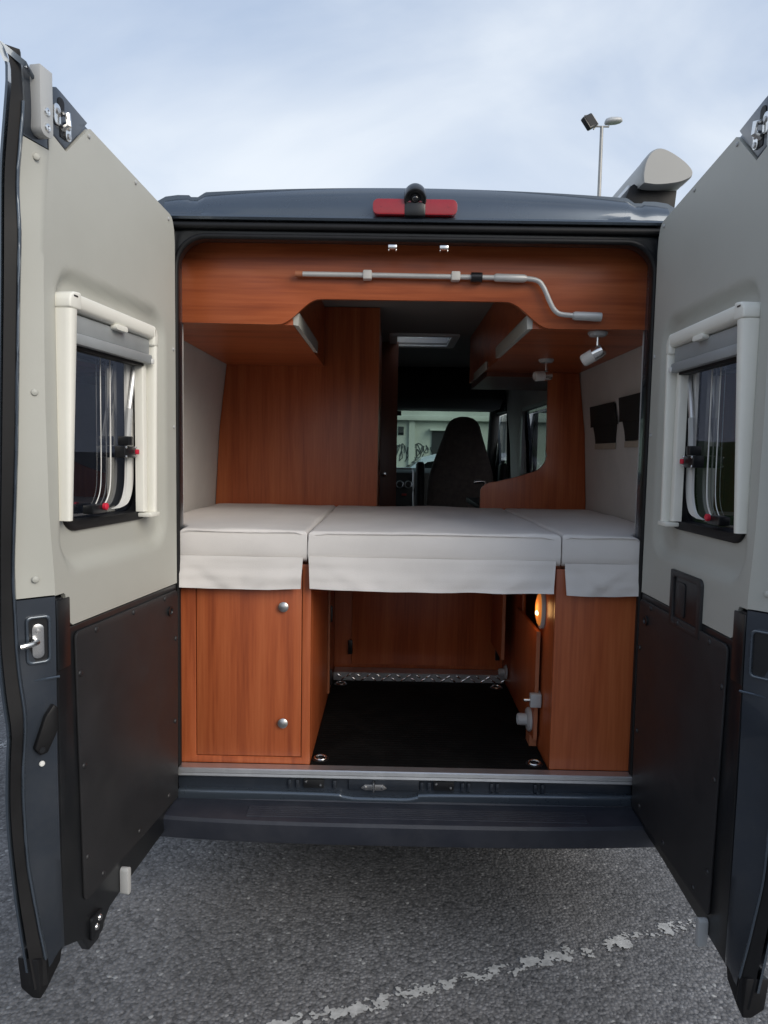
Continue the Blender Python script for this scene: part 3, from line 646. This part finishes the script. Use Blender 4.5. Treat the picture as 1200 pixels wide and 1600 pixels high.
def cabinet_r():
    t = thing('bed_base_cabinet', 'cherry wood bed base cabinet with a plain front and no knobs', 'cabinet', (.65, .5, .53))
    fin('front_panel', B(.503, .785, .024, .040, .5415, 1.245), 'wood_v', t, bev=.0012)
    fin('side_panel', plate(bmesh.new(), [(.0405, .5305), (1.08, .5305), (1.08, 1.245), (.0405, 1.245)], YZ, .505, .521, [[(.30, .93), (.62, .93), (.62, 1.16), (.30, 1.16)]]), 'wood_v', t, bev=.001)
    fin('top_board', B(.504, .76, .05, 1.20, 1.2455, 1.256), 'wood_edge', t)
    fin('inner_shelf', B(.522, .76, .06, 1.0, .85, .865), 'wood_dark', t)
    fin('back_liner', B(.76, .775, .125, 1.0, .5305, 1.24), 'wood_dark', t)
cabinet_l(); cabinet_r()
bk_ = thing('bulkhead_panel', 'dark wood rear bulkhead with a hinged flap behind the floor mat', 'panel', (.08, 1.1, .53))
fin('board', B(-.331, .504, 1.085, 1.10, .5305, 1.245), 'wood_v', bk_)
fl = fin('flap', B(-.245, .470, 1.074, 1.0845, .585, 1.235), 'wood_v', bk_, bev=.002)
for x, z in ((-.252, .672), (.476, .655), (-.252, 1.1)): fin('hinge', B(x-.010, x+.012, 1.060, 1.0738, z-.035, z+.035), 'black_gloss', bk_, bev=.002)
fin('catch', tube(bmesh.new(), [(.455, 1.066, .812), (.487, 1.066, .812)], .006, 8), 'chrome', bk_)
# chequer plate step
cp = thing('chequer_plate_step', 'silver chequer plate strip along the back of the rubber mat', 'step', (.08, 1.0, .53))
pl_ = fin('plate', plate(bmesh.new(), [(.972, .5305), (.972, .574), (1.055, .574), (1.055, .571), (.975, .571), (.975, .5305)], lambda a, b, w: Vector((w, a, b)), -.325, .495), 'alu', cp)
for i in range(17):
    x = -.30+i*.048; z = .552
    for k, (dx, dz) in enumerate(((0, .008), (.024, -.008))):
        sg = 1 if (i+k) % 2 else -1
        bm = loft(bmesh.new(), [[Vector((x+dx+sg*t*.014, .9718-w_, z+dz+t*.011+q*w_*1.2)) for q, w_ in ((-1, 0), (-.6, .0018), (.6, .0018), (1, 0))] if False else [Vector((x+dx+sg*t*.014-q*.0035*(1-t*t), .9718-h, z+dz+t*.010+sg*q*.0035*(1-t*t))) for q, h in ((-1, 0), (-.4, .0022*(1-t*t)+.0002), (.4, .0022*(1-t*t)+.0002), (1, 0))] for t in (-.98, -.5, 0, .5, .98)])
        fin('tread_bar', bm, 'chrome', cp)
# rubber mat and lashing rings
m_ = fin('floor_mat', plate(bmesh.new(), [(-.331, .0215), (.502, .0215), (.503, .968), (-.330, .968)], XY, .5305, .5365), 'mat', bev=.001)
tag(m_, 'black ribbed rubber mat on the van floor under the bed', 'mat')
for i in range(44):
    y = .05+i*.0208
    fin('rib', B(-.318, .490, y, y+.009, .5364, .5376), 'mat', m_)
for x, y, lab in ((-.298, .080, 'steel lashing ring on the mat beside the sill and cabinet door'), (.462, .075, 'steel lashing ring on the mat beside the sill and plain cabinet front'), (-.285, .905, 'steel lashing ring by the chequer plate on the hinged cabinet side'), (.450, .895, 'steel lashing ring by the chequer plate below the grey latches')):
    t = thing('lashing_ring', lab, 'ring', (x, y, .5377), 'lashing rings in the mat')
    fin('dish', lathe(bmesh.new(), [(.030, 0), (.030, .0015), (.022, .002), (.020, .001), (0, .001)], (x, y, .5377), (0, 0, 1), 20), 'black_gloss', t)
    fin('hoop', tube(bmesh.new(), [(x+.020*math.cos(q), y+.016*math.sin(q), .5425+.002*math.sin(q)) for q in [k*math.pi/12 for k in range(25)]], .0034, 8), 'chrome', t)
# stowed boards, latches and small lamp on the right
t = thing('stowed_table_board', 'tall narrow wooden board stowed upright against the cabinet side, nearest the sill', 'board', (.48, .3, .54))
fin('board', B(.480, .494, .20, .62, .5765, .985), 'wood_v', t, bev=.001); fin('edge_band', B(.4805, .4935, .194, .1995, .5765, .985), 'wood_edge', t); fin('foot_block', B(.474, .500, .23, .30, .538, .576), 'wood_edge', t)
t = thing('stowed_table_board', 'short wooden board hanging under the bed behind the tall one', 'board', (.46, .85, .7))
fin('board', B(.440, .455, .74, 1.05, .72, 1.235), 'wood_v', t, bev=.001); fin('edge_band', B(.4405, .4545, .734, .7395, .72, 1.235), 'wood_edge', t)
def clamp(x, y, z, label, k=1):
    t = thing('grey_clamp', label, 'clamp', (x, y, z), 'grey plastic clamps on the stowed boards')
    fin('flange', lathe(bmesh.new(), [(.045*k, 0), (.045*k, .008*k), (.038*k, .014*k), (.026*k, .015*k)], (x, y, z), (-1, 0, 0), 24), 'grey_plastic', t)
    fin('socket', lathe(bmesh.new(), [(.023*k, .0155*k), (.022*k, .046*k), (.019*k, .049*k), (.017*k, .03*k), (0, .03*k)], (x, y, z), (-1, 0, 0), 20), 'grey_plastic', t)
clamp(.479, .255, .632, 'round grey plastic clamp on the tall stowed board'); clamp(.500, .93, .604, 'round grey plastic clamp beside the end of the chequer plate', .75)
t = thing('board_latch', 'square grey latch with chrome pin over the tall stowed board', 'latch', (.48, .2, .72))
fin('body', B(.4605, .501, .168, .1935, .707, .758), 'grey_plastic', t, bev=.004); fin('base', B(.4945, .5048, .194, .235, .71, .755), 'grey_plastic', t, bev=.003); fin('pin', tube(bmesh.new(), [(.460, .180, .733), (.438, .180, .733)], .006, 10), 'chrome', t)
t = thing('garage_lamp', 'small oval lamp glowing amber below the bed', 'lamp', (.504, .21, 1.07))
fin('rim', loft(bmesh.new(), [[Vector((x, .212+r*.8*math.cos(q), 1.065+r*1.0*math.sin(q)*1.35)) for q in [k*math.pi/14 for k in range(28)]] for x, r in ((.5045, .054), (.494, .054), (.491, .051))]), 'grey_plastic', t)
fin('lens', loft(bmesh.new(), [[Vector((x, .212+r*.8*math.cos(q), 1.065+r*1.35*math.sin(q))) for q in [k*math.pi/14 for k in range(28)]] for x, r in ((.4908, .046), (.484, .040), (.479, .026), (.477, .004))]), 'lamp_glow', t)
fin('bulb', lathe(bmesh.new(), [(.009, 0), (.008, .004), (.004, .006), (0, .0065)], (.4795, .195, 1.055), (-1, -.4, 0), 12), 'bulb_glow', t)
ld = bpy.data.lights.new('garage_bulb', 'POINT'); ld.energy = .12; ld.color = (1, .55, .2); ld.shadow_soft_size = .03
lo = bpy.data.objects.new('garage_bulb', ld); COL.objects.link(lo); lo.parent = t; lo.location = (-.05, 0, 0)

# mattress cushions
def cushion(xa, xb, label, sk, zt_=1.361, tilt=0, flap=None):
    t = thing('mattress_cushion', label, 'cushion', ((xa+xb)/2, .6, 1.257), 'three cushions of the bed')
    y0, y1 = .006, 1.245; r = .014
    def lim(y, x):
        if abs(x) > .7: return math.copysign(.776+.176*sst(.07, .30, y), x)
        return x
    def edges(n): return sorted(set([0, .0015, .004, .008, .014, .022, .032, .045, .06]+lin(.1, .9, n)+[1-a for a in (0, .0015, .004, .008, .014, .022, .032, .045, .06)]))
    us = edges(14); vs = edges(16)
    bm = bmesh.new(); g = []
    for u in us:
        row = []
        for v in vs:
            y = y0+(y1-y0)*v; a, b = lim(y, xa), lim(y, xb); a += .0015; b -= .0015
            x = a+(b-a)*u; d = min(x-a, b-x, y-y0, y1-y)
            # round plan corners
            dz = 0 if d > r else r-math.sqrt(max(0, r*r-(r-d)**2))
            z = zt_+.010*math.sin(math.pi*u)**.5*math.sin(math.pi*v)**.5-dz+.006*noise.noise(Vector((x*3.2, y*3.2, sk)))+.002*noise.noise(Vector((x*11, y*7, sk)))+tilt*(x-xa)
            row.append(bm.verts.new((x, y, z)))
        g.append(row)
    for i in range(len(us)-1):
        for j in range(len(vs)-1): bm.faces.new((g[i][j], g[i+1][j], g[i+1][j+1], g[i][j+1]))
    loop = [g[i][0] for i in range(len(us))]+[g[-1][j] for j in range(1, len(vs))]+[g[i][-1] for i in range(len(us)-2, -1, -1)]+[g[0][j] for j in range(len(vs)-2, 0, -1)]
    prev = loop
    for zz, ofs in ((1.318, .003), (1.29, .0035), (1.268, .001), (1.2575, -.008)):
        cx, cy = (xa+xb)/2, .6; nw = []
        for v in loop:
            d = Vector((v.co.x-cx, v.co.y-cy, 0)).normalized()
            if abs(v.co.y-y0) < 1e-4: d = Vector((0, -1, 0))
            wob = .004*noise.noise(Vector((v.co.x*5, v.co.y*5, zz*16+sk)))+.002*noise.noise(Vector((v.co.x*16, v.co.y*5, zz*30+sk)))
            nw.append(bm.verts.new((v.co.x+d.x*(ofs+wob) if abs(v.co.y-y0) > 1e-4 else v.co.x, v.co.y+d.y*(ofs+wob), zz+tilt*(v.co.x-xa))))
        for i in range(len(loop)):
            j = (i+1) % len(loop); bm.faces.new((prev[i], prev[j], nw[j], nw[i]))
        prev = nw
    bm.faces.new(prev)
    fin('cover', bm, 'fabric', t, smooth=60)
    # piped seam on the top front edge
    seam = [Vector((xa+.010+(xb-xa-.020)*u, y0-.0005+.008*max(0, abs(2*u-1)-.9)*10*.5, zt_-.0055+.0012*math.sin(u*7+sk)-.07*max(0, abs(2*u-1)-.86)+tilt*(xb-xa)*u)) for u in lin(0, 1, 30)]
    fin('piping', tube(bmesh.new(), seam, .0028, 6), 'fabric', t, smooth=60)
    # hanging front flap
    fa, fb, ztop_, zbot, fold = flap
    def fn(u, v):
        x = fa+(fb-fa)*u; z = ztop_+(zbot-ztop_)*v
        y = -.0015-.013*v
        # diagonal tension folds from the upper corners
        for cx, sgn in ((0, 1), (1, -1)):
            q = abs(u-cx)*(fb-fa); dd = q-.07*v*2.0
            y += fold*.006*math.exp(-(dd/.034)**2)*v*(1-.5*v)
            dd = q-.02-.16*v
            y -= fold*.004*math.exp(-(dd/.045)**2)*v*(1-.4*v)
        y += .011*noise.noise(Vector((x*7, v*1.3+x*3, sk)))*v+.003*noise.noise(Vector((x*22, v*2.5, sk+2)))*v*(1-.4*v)+.003*noise.noise(Vector((x*3, v*4, sk+4)))
        z += .004*math.sin(u*math.pi)*-v+.003*noise.noise(Vector((x*7, 0, sk)))*v
        x += (.5-u)*.012*v
        return Vector((x, y, z))
    bm = sheet(bmesh.new(), lin(0, 1, 60), lin(0, 1, 22), fn); thick(bm, (0, .004, 0)); fin('valance_flap', bm, 'fabric', t, smooth=60)
cushion(-.784, -.343, 'light grey bed cushion above the cabinet with knobs', 1.0, flap=(-.776, -.357, 1.272, 1.166, 1.0))
cushion(-.341, .512, 'wide light grey bed cushion spanning the open storage space', 4.0, flap=(-.338, .494, 1.275, 1.167, .8))
cushion(.514, .784, 'light grey bed cushion above the plain wooden cabinet front', 9.0, tilt=.0, flap=(.524, .777, 1.268, 1.163, 1.3))

# overhead locker with arched fascia
t = thing('overhead_locker', 'cherry wood overhead locker with arched fascia across the van rear', 'locker', (0, .5, 2.05))
pts = [(-.80, 2.062), (-.4795, 2.060)]
for i in range(1, 12):
    k = i/12; pts.append((-.464+.148*k, 2.060+.088*(.5-.5*math.cos(math.pi*k))))
pts += [(-.3055, 2.148), (.3034, 2.148)]
for i in range(1, 12):
    k = i/12; pts.append((.3136+.1586*k, 2.148-.088*(.5-.5*math.cos(math.pi*k))))
pts += [(.4876, 2.060), (.80, 2.062), (.80, 2.3595), (-.80, 2.3595)]
fin('fascia', plate(bmesh.new(), pts, XZ, .100, .118), 'wood_h', t, bev=.0015)
fin('floor_board', B(-.90, -.412, .1185, 1.248, 2.062, 2.077), 'wood_h', t); fin('floor_board', B(.412, .90, .1185, 1.36, 2.062, 2.077), 'wood_h', t)
fin('door_row', B(-.425, -.413, .1185, 1.248, 2.0775, 2.358), 'wood_h', t); fin('door_row', B(.413, .425, .1185, 2.1, 2.0775, 2.358), 'wood_h', t)
def trimstrip(s, y0, y1):
    bm = loft(bmesh.new(), [[Vector((s*x, y, z)) for x, z in ((.4115, 2.063), (.4115, 2.118), (.400, 2.118), (.392, 2.105), (.394, 2.060))] for y in (y0, (y0+y1)/2, y1-.03)]+[[Vector((s*x, y1, z)) for x, z in ((.4115, 2.08), (.4115, 2.118), (.405, 2.118), (.402, 2.11), (.402, 2.09))]])
    fin('trim_strip', bm, 'trim', t)
trimstrip(-1, .1185, .79); trimstrip(1, .1185, .88)
fin('trim_strip', B(.40, .4115, 1.25, 1.75, 2.06, 2.10), 'trim', t, bev=.003)
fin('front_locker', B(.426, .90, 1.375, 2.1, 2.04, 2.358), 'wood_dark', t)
# wardrobe, partition, washroom wall
t = thing('wardrobe', 'tall cherry wood wardrobe side rising behind the bed', 'wardrobe', (-.55, 1.3, .53))
fin('rear_panel', plate(bmesh.new(), [(-.96, .5305), (-.137, .5305), (-.137, 2.357), (-.868, 2.357), (-.902, 2.10), (-.942, 1.75), (-.963, 1.36)], XZ, 1.25, 1.268), 'wood_v', t, bev=.001)
fin('side_panel', B(-.155, -.137, 1.2685, 2.25, .5305, 2.357), 'wood_v', t)
fin('edge_band', B(-.1365, -.1335, 1.25, 1.268, .5305, 2.357), 'wood_edge', t)
t = thing('washroom_door', 'dark wooden washroom door with a small chrome knob', 'door', (-.09, 2.3, .53))
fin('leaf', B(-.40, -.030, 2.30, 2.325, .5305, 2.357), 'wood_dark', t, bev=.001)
fin('knob', lathe(bmesh.new(), [(.006, 0), (.006, .015), (.014, .02), (.016, .028), (.010, .036), (0, .038)], (-.108, 2.30, 1.497), (0, -1, 0), 16), 'chrome', t)
t = thing('partition', 'low cherry wood partition with curved cutout behind the bed', 'partition', (.7, 1.38, .53))
pp = [(.405, .5305), (.963, .5305), (.963, 1.38), (.944, 1.75), (.903, 2.0615), (.742, 2.0615), (.747, 1.66)]
for i in range(1, 7):
    q = R(90*i/7); pp.append((.755-.10*(1-math.cos(q))*.9-.0*i, 1.66-.115*math.sin(q)) if True else 0)
pp += [(.60, 1.520), (.49, 1.492)]
for i in range(1, 6):
    q = R(90*i/6); pp.append((.49-.085*math.sin(q), 1.492-.06*(1-math.cos(q))))
fin('panel', plate(bmesh.new(), pp, XZ, 1.362, 1.38), 'wood_v', t, bev=.001)
# kitchen tap and counter beyond the partition
t = thing('kitchen_unit', 'small kitchen unit with steel tap beyond the partition', 'kitchen', (.7, 1.9, .53))
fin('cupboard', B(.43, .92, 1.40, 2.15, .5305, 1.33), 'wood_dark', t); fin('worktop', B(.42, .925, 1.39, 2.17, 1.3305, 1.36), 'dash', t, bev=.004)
fin('tap', tube(bmesh.new(), smoothpath([(.50, 1.85, 1.3605), (.50, 1.85, 1.45), (.485, 1.85, 1.475), (.43, 1.85, 1.47)], 4), .011, 10), 'chrome', t)

# awning winding handle on the fascia
t = thing('winding_handle', 'white cranked awning winding handle clipped on the wooden fascia', 'handle', (.1, .08, 2.2))
fin('pole', tube(bmesh.new(), [(-0.3751, .078, 2.2249), (-0.1008, .078, 2.2244), (0.2830, .078, 2.2224)], .0085, 14), 'crank', t)
fin('tip', tube(bmesh.new(), [(-0.3997, .078, 2.2249), (-0.3753, .078, 2.2249)], .0105, 12), 'wood_edge', t)
fin('cuff', tube(bmesh.new(), [(0.1919, .078, 2.2224), (0.2288, .078, 2.2224)], .0165, 16), 'black_gloss', t)
fin('grip', tube(bmesh.new(), [(0.2697, .078, 2.2224), (0.2759, .078, 2.2224), (0.3701, .078, 2.2209), (0.3782, .078, 2.2209)], .016, 16, [.010, .0135, .0135, .010]), 'crank', t)
fin('crank', tube(bmesh.new(), smoothpath([(0.3762, .078, 2.2209), (0.4038, .078, 2.2178), (0.4233, .078, 2.2096), (0.4397, .078, 2.1871), (0.4581, .078, 2.1482), (0.4734, .078, 2.1216), (0.4908, .078, 2.1072), (0.5134, .078, 2.1031), (0.5441, .078, 2.1011)], 4), .0085, 14), 'crank', t)
fin('end_grip', tube(bmesh.new(), [(0.5389, .078, 2.1006), (0.5461, .078, 2.1004), (0.6260, .078, 2.0980), (0.6341, .078, 2.0978)], .015, 16, [.012, .0145, .0155, .0145]), 'crank', t)
for x in (-.157, .140): fin('clip', B(x-.015, x+.015, .065, .0995, 2.2095, 2.2395), 'frosted', t, bev=.004)
# spot lamps under the locker
def spot(x, y, label, d, z=2.0615):
    t = thing('spot_lamp', label, 'lamp', (x, y, z), 'reading lamps below the locker')
    fin('base', lathe(bmesh.new(), [(.034, 0), (.034, .006), (.028, .014), (.008, .017), (0, .017)], (x, y, z), (0, 0, -1), 24), 'grey_plastic', t)
    fin('stem', tube(bmesh.new(), [(x, y, z-.016), (x, y, z-.055)], .005, 10), 'chrome', t)
    d = Vector(d).normalized(); c = Vector((x, y, z-.072))
    hd = fin('head', lathe(bmesh.new(), [(0, -.030), (.010, -.029), (.020, -.024), (.0235, -.012), (.0235, .012)], c, d, 24), 'chrome', t)
    fin('shade', lathe(bmesh.new(), [(.0225, .0125), (.0225, .05), (.018, .056), (.016, .045), (0, .045)], c, d, 24), 'frosted', t)
spot(.648, .158, 'chrome reading lamp on the locker underside, closest to the winding handle', (-.75, .45, -.45))
spot(.622, .86, 'chrome reading lamp on the locker underside beside the partition', (-.9, -.3, -.1))
# net pockets on the right wall
def pocket(y0, y1, zt2, zb2, label, skew=0):
    t = thing('net_pocket', label, 'pocket', (.93, (y0+y1)/2, zb2), 'net pockets on the wall lining')
    xw = lambda z: interp(LIN, z)-.0015
    def fn(u, v, k=0):
        z = zb2+(zt2-zb2)*v; yc = (y0+y1)/2
        w_ = (.84+.16*sst(0, .6, v)) if not k else 1.14-.14*(v-.45)/.55
        y = yc+(y1-y0)*(u-.5)*w_
        bul = .028*max(0, math.sin(math.pi*u))**.6*(.3+.7*v)
        return Vector((xw(z)-.004-bul-.005*k, y, z-.006*math.sin(math.pi*u)*v))
    bm = sheet(bmesh.new(), lin(0, 1, 14), lin(0, .97, 12), fn); thick(bm, (.003, 0, 0)); fin('net', bm, 'net', t, smooth=60)
    bm = sheet(bmesh.new(), lin(0, 1, 14), lin(.45, 1.0, 6), lambda u, v: fn(u, v, 1)); thick(bm, (.003, 0, 0)); fin('flap', bm, 'net', t, smooth=60)
    bm = sheet(bmesh.new(), lin(0, 1, 10), [0, 1], lambda u, v: Vector((xw(zb2-.02)-.006, (y0+y1)/2+(y1-y0)*(u-.5)*.86, zb2-.002-.026*v))); thick(bm, (.0035, 0, 0)); fin('hem', bm, 'net_band', t)
pocket(.38, .745, 1.885, 1.70, 'dark net pocket on the grey wall lining, close to the door opening')
pocket(.82, 1.19, 1.875, 1.695, 'dark net pocket on the grey wall lining beside the wooden partition')
# driver's and passenger seats
def seat(cx, y, label):
    t = thing('cab_seat', label, 'seat', (cx, y, .56))
    rows_ = [(1.02, .270, .09), (1.23, .272, .085), (1.40, .262, .08), (1.50, .245, .075), (1.60, .215, .07), (1.70, .180, .065), (1.78, .152, .06), (1.85, .130, .056), (1.89, .108, .050), (1.915, .075, .04), (1.928, .03, .02)]
    rs = []
    for z, hw, hd in rows_:
        ly = y+.10-(z-1.0)*.16
        rs.append([Vector((cx+hw*math.copysign(abs(math.cos(q))**.6, math.cos(q)), ly+hd*math.copysign(abs(math.sin(q))**.7, math.sin(q)), z)) for q in [2*math.pi*k/24 for k in range(24)]])
    fin('backrest', loft(bmesh.new(), rs), 'seat', t, smooth=60)
    fin('base', B(cx-.27, cx+.27, y+.02, y+.55, .90, 1.05), 'seat', t, bev=.05, seg=3); fin('pedestal', B(cx-.2, cx+.2, y+.1, y+.5, .5305, .90), 'dash', t)
    for s2 in (-1, 1):
        x2 = cx+s2*.325
        fin('armrest', loft(bmesh.new(), [[Vector((x2+.035*math.cos(q), y-.0+.06*math.sin(q), z)) for q in [2*math.pi*k/14 for k in range(14)]] for z in (1.18, 1.3, 1.5, 1.555)]+[[Vector((x2+.02*math.cos(q), y+.04*math.sin(q), 1.575)) for q in [2*math.pi*k/14 for k in range(14)]]]), 'dash', t, smooth=60)
seat(.49, 3.2, 'dark cab seat with tapered headrest seen over the bed')

# awning cassette on the roof
t = thing('awning', 'long white awning cassette on black brackets along the roof edge', 'awning', (.95, 2, 2.5))
sec = [(a-.105, b-.03) for a, b in ((.900, 2.612), (.897, 2.645), (.905, 2.69), (.925, 2.722), (.955, 2.735), (.995, 2.722), (1.045, 2.690), (1.072, 2.662), (1.074, 2.642), (1.058, 2.628), (1.02, 2.615), (.95, 2.607))]
sec = [(p.x, p.z) for p in smoothpath([(a, 0, b) for a, b in sec+sec[:1]], 4)[:-1]]
def aw(y, k): return [Vector((.88+(a-.88)*k, y, 2.622+(b-2.622)*k)) for a, b in sec]
fin('cassette', loft(bmesh.new(), [aw(y, .985) for y in (.275, 1.5, 3.6)]), 'awning', t, smooth=35)
fin('end_cap', loft(bmesh.new(), [aw(.20, .93), aw(.205, .97), aw(.215, 1.0), aw(.274, 1.0)]), 'awning', t, smooth=30)
fin('front_rail', B(.774, .7905, .30, 3.5, 2.585, 2.612), 'alu', t, bev=.002)
for y in (.31, 1.6, 3.0):
    fin('bracket', plate(bmesh.new(), [(.745, 2.492), (.85, 2.475), (.915, 2.46), (.93, 2.52), (.935, 2.579), (.875, 2.576), (.81, 2.5795), (.782, 2.60), (.768, 2.59), (.745, 2.53)], lambda a, b, w: Vector((a, w, b)), y-.06, y+.06), 'rubber', t, bev=.004)

# ------------------------------------------------------------------ outside
t = thing('street_lamp', 'tall lamp mast with black floodlight and pale lantern', 'street lamp', (5.05, 16, 0))
fin('mast', tube(bmesh.new(), [(5.05, 16, 0), (5.05, 16, 3), (5.045, 16, 9.9)], .07, 12, [.085, .07, .04]), 'mast', t)
fin('cross_arm', tube(bmesh.new(), [(4.84, 16, 9.90), (5.22, 16, 9.895), (5.22, 16, 9.98)], .022, 8), 'mast', t)
rot = Matrix.Rotation(R(-35), 4, 'Y') @ Matrix.Rotation(R(25), 4, 'Z')
def ff(x, y, z): return Vector((4.72, 15.95, 9.98))+rot@Vector((x, y, z))
fl_ = fin('floodlight', B(-.16, .16, -.07, .07, -.17, .17, f=ff), 'black_gloss', t, bev=.03)
fin('flood_glass', B(-.125, .125, -.078, -.0705, -.135, .135, f=ff), 'rubber', fl_)
fin('flood_yoke', tube(bmesh.new(), [ff(.0, .02, .2), ff(.24, .02, .14), ff(.24, .02, -.14), ff(.0, .02, -.2)], .016, 8), 'mast', fl_)
fin('lantern', loft(bmesh.new(), [[Vector((x, 16+w_*math.cos(q), zc+h*math.sin(q)*(1 if math.sin(q) > 0 else .7))) for q in [2*math.pi*k/16 for k in range(16)]] for x, w_, h, zc in ((5.11, .03, .03, 9.99), (5.14, .09, .08, 10.0), (5.25, .13, .10, 10.02), (5.40, .13, .095, 10.03), (5.50, .10, .075, 10.04), (5.55, .03, .03, 10.04))]), 'lamp_body', t, smooth=60)
# concrete building with graffiti
t = thing('concrete_building', 'low grey concrete building covered with black graffiti beyond the windscreen', 'building', (-2, 28, 0))
fin('wall', plate(bmesh.new(), [(-9, 0), (3.0, 0), (3.0, 3.05), (-9, 3.05)], XZ, 26, 32, [[(1.75, .0005), (2.65, .0005), (2.65, 2.55), (1.75, 2.55)]]) if False else B(-9, 9, 26, 32, 0, 3.02), 'concrete', t)
fin('cornice', B(-9.2, 9.2, 25.7, 32.2, 3.0205, 3.22), 'concrete', t, bev=.02); fin('parapet', B(-9.1, 9.1, 25.9, 32.1, 3.2205, 3.6), 'concrete', t)
for x in (-5.2, -3.2, -1.2, .75, 4.6, 6.6): fin('pilaster', B(x-.12, x+.12, 25.86, 25.998, 0, 3.02), 'concrete', t)
dr = fin('doorway', B(1.55, 2.45, 25.93, 25.998, 0, 2.62), 'black_gloss', t); fin('canopy', B(1.45, 2.55, 25.6, 25.998, 2.63, 2.72), 'concrete', t)
for x in (-.1, .2): fin('window', B(x, x+.22, 25.96, 25.998, 2.45, 2.78), 'car_glass', t)
random.seed(5)
for k in range(13):
    x = -.9+k*.2; pts = [(x+random.uniform(-.05, .2), 25.985, 1.35+random.uniform(0, .75)) for _ in range(7)]
    fin('graffiti_stroke', tube(bmesh.new(), smoothpath(pts, 5), .016, 6), 'graffiti', t)
fin('graffiti_stroke', tube(bmesh.new(), smoothpath([(1.02+.22*math.cos(q), 25.985, 1.8+.32*math.sin(q)) for q in [k*.6 for k in range(11)]], 3), .018, 6), 'graffiti', t)
# grass bank
bm = sheet(bmesh.new(), lin(1.9, 40, 40), lin(15, 60, 46), lambda x, y: Vector((x, y, .02+2.3*sst(2.2, 5.5, x)*sst(15, 22, y)*(1-sst(24, 25.9, y)*(1-sst(9.2, 10.5, x)))+.3*noise.noise(Vector((x*.3, y*.3, 2)))*sst(1.9, 7, x)*sst(15, 24, y))))
o = fin('grass_bank', thick(bm, (0, 0, -.4)), 'grass'); struct(o)
# silver car parked across
t = thing('parked_car', 'silver people carrier parked in front of the concrete building', 'car', (1.6, 13, 0))
def carsec(x0, x1): pass
side = [(-1.0, .32), (-1.02, .72), (-.85, .93), (-.05, 1.08), (.62, 1.60), (1.05, 1.70), (2.3, 1.71), (3.0, 1.62), (3.35, 1.15), (3.42, .8), (3.38, .32)]
rs = []
for yy, k in ((12.15, .93), (12.28, 1.0), (13.72, 1.0), (13.85, .93)):
    rs.append([Vector((1.2+(x-1.2)*(.985 if k < 1 else 1), yy, (.32+(z-.32)*k) if z > 1.1 else z)) for x, z in side])
fin('body', loft(bmesh.new(), rs), 'car_silver', t, bev=.05, seg=3)
fin('side_glass', plate(bmesh.new(), [(.15, 1.10), (.68, 1.50), (1.05, 1.56), (1.4, 1.565), (1.4, 1.10)], XZ, 12.135, 12.149), 'car_glass', t)
fin('side_glass', plate(bmesh.new(), [(1.47, 1.10), (1.47, 1.565), (2.3, 1.56), (2.3, 1.10)], XZ, 12.135, 12.149), 'car_glass', t)
fin('side_glass', plate(bmesh.new(), [(2.37, 1.10), (2.37, 1.555), (2.85, 1.52), (3.1, 1.12)], XZ, 12.135, 12.149), 'car_glass', t)
fin('windshield', plate(bmesh.new(), [(12.34, 0), (13.66, 0), (13.56, 1), (12.44, 1)], lambda a, b, w: Vector((.03+.54*b-.02+w, a, 1.115+.455*b+.03)), -.012, .0), 'car_glass', t)
for x in (-.15, 2.6):
    for yy in (12.2, 13.8):
        wv = fin('wheel', lathe(bmesh.new(), [(.2, -.1), (.30, -.1), (.325, -.07), (.325, .07), (.30, .1), (.2, .1)], (x, yy, .326), (0, 1, 0), 28), 'tyre', t)
        fin('rim', lathe(bmesh.new(), [(.199, -.05), (.199, .08), (.12, .09), (.04, .07), (0, .07)], (x, yy, .326), (0, -1 if yy < 13 else 1, 0), 24), 'steel', wv)
fin('headlamp', B(-1.0, -.75, 12.13, 12.40, .72, .88), 'clear', t, bev=.03); fin('door_mirror', B(.05, .22, 11.98, 12.14, 1.08, 1.22), 'car_silver', t, bev=.03)

def block(name, label, x0, x1, y0, y1, h, mat, side, n, rows_):
    t = thing(name, label, 'building', ((x0+x1)/2, (y0+y1)/2, 0))
    fin('wall', B(x0, x1, y0, y1, 0, h), mat, t)
    fin('roof', B(x0-.3, x1+.3, y0-.3, y1+.3, h+.001, h+.35), 'mast', t, bev=.03)
    for i in range(n):
        for r_ in range(rows_):
            z = 1.2+r_*3.1
            if side == 'y':
                x = x0+(x1-x0)*(i+.5)/n; fin('window', B(x-.8, x+.8, y1-.02, y1+.04, z, z+1.5), 'car_glass', t)
            else:
                y = y0+(y1-y0)*(i+.5)/n; fin('window', B(x1-.02, x1+.04, y-.8, y+.8, z, z+1.5), 'car_glass', t)
block('office_building', 'brown brick building across the car park behind the van', -26, 22, -36, -24, 3.8, 'brick', 'y', 10, 1)
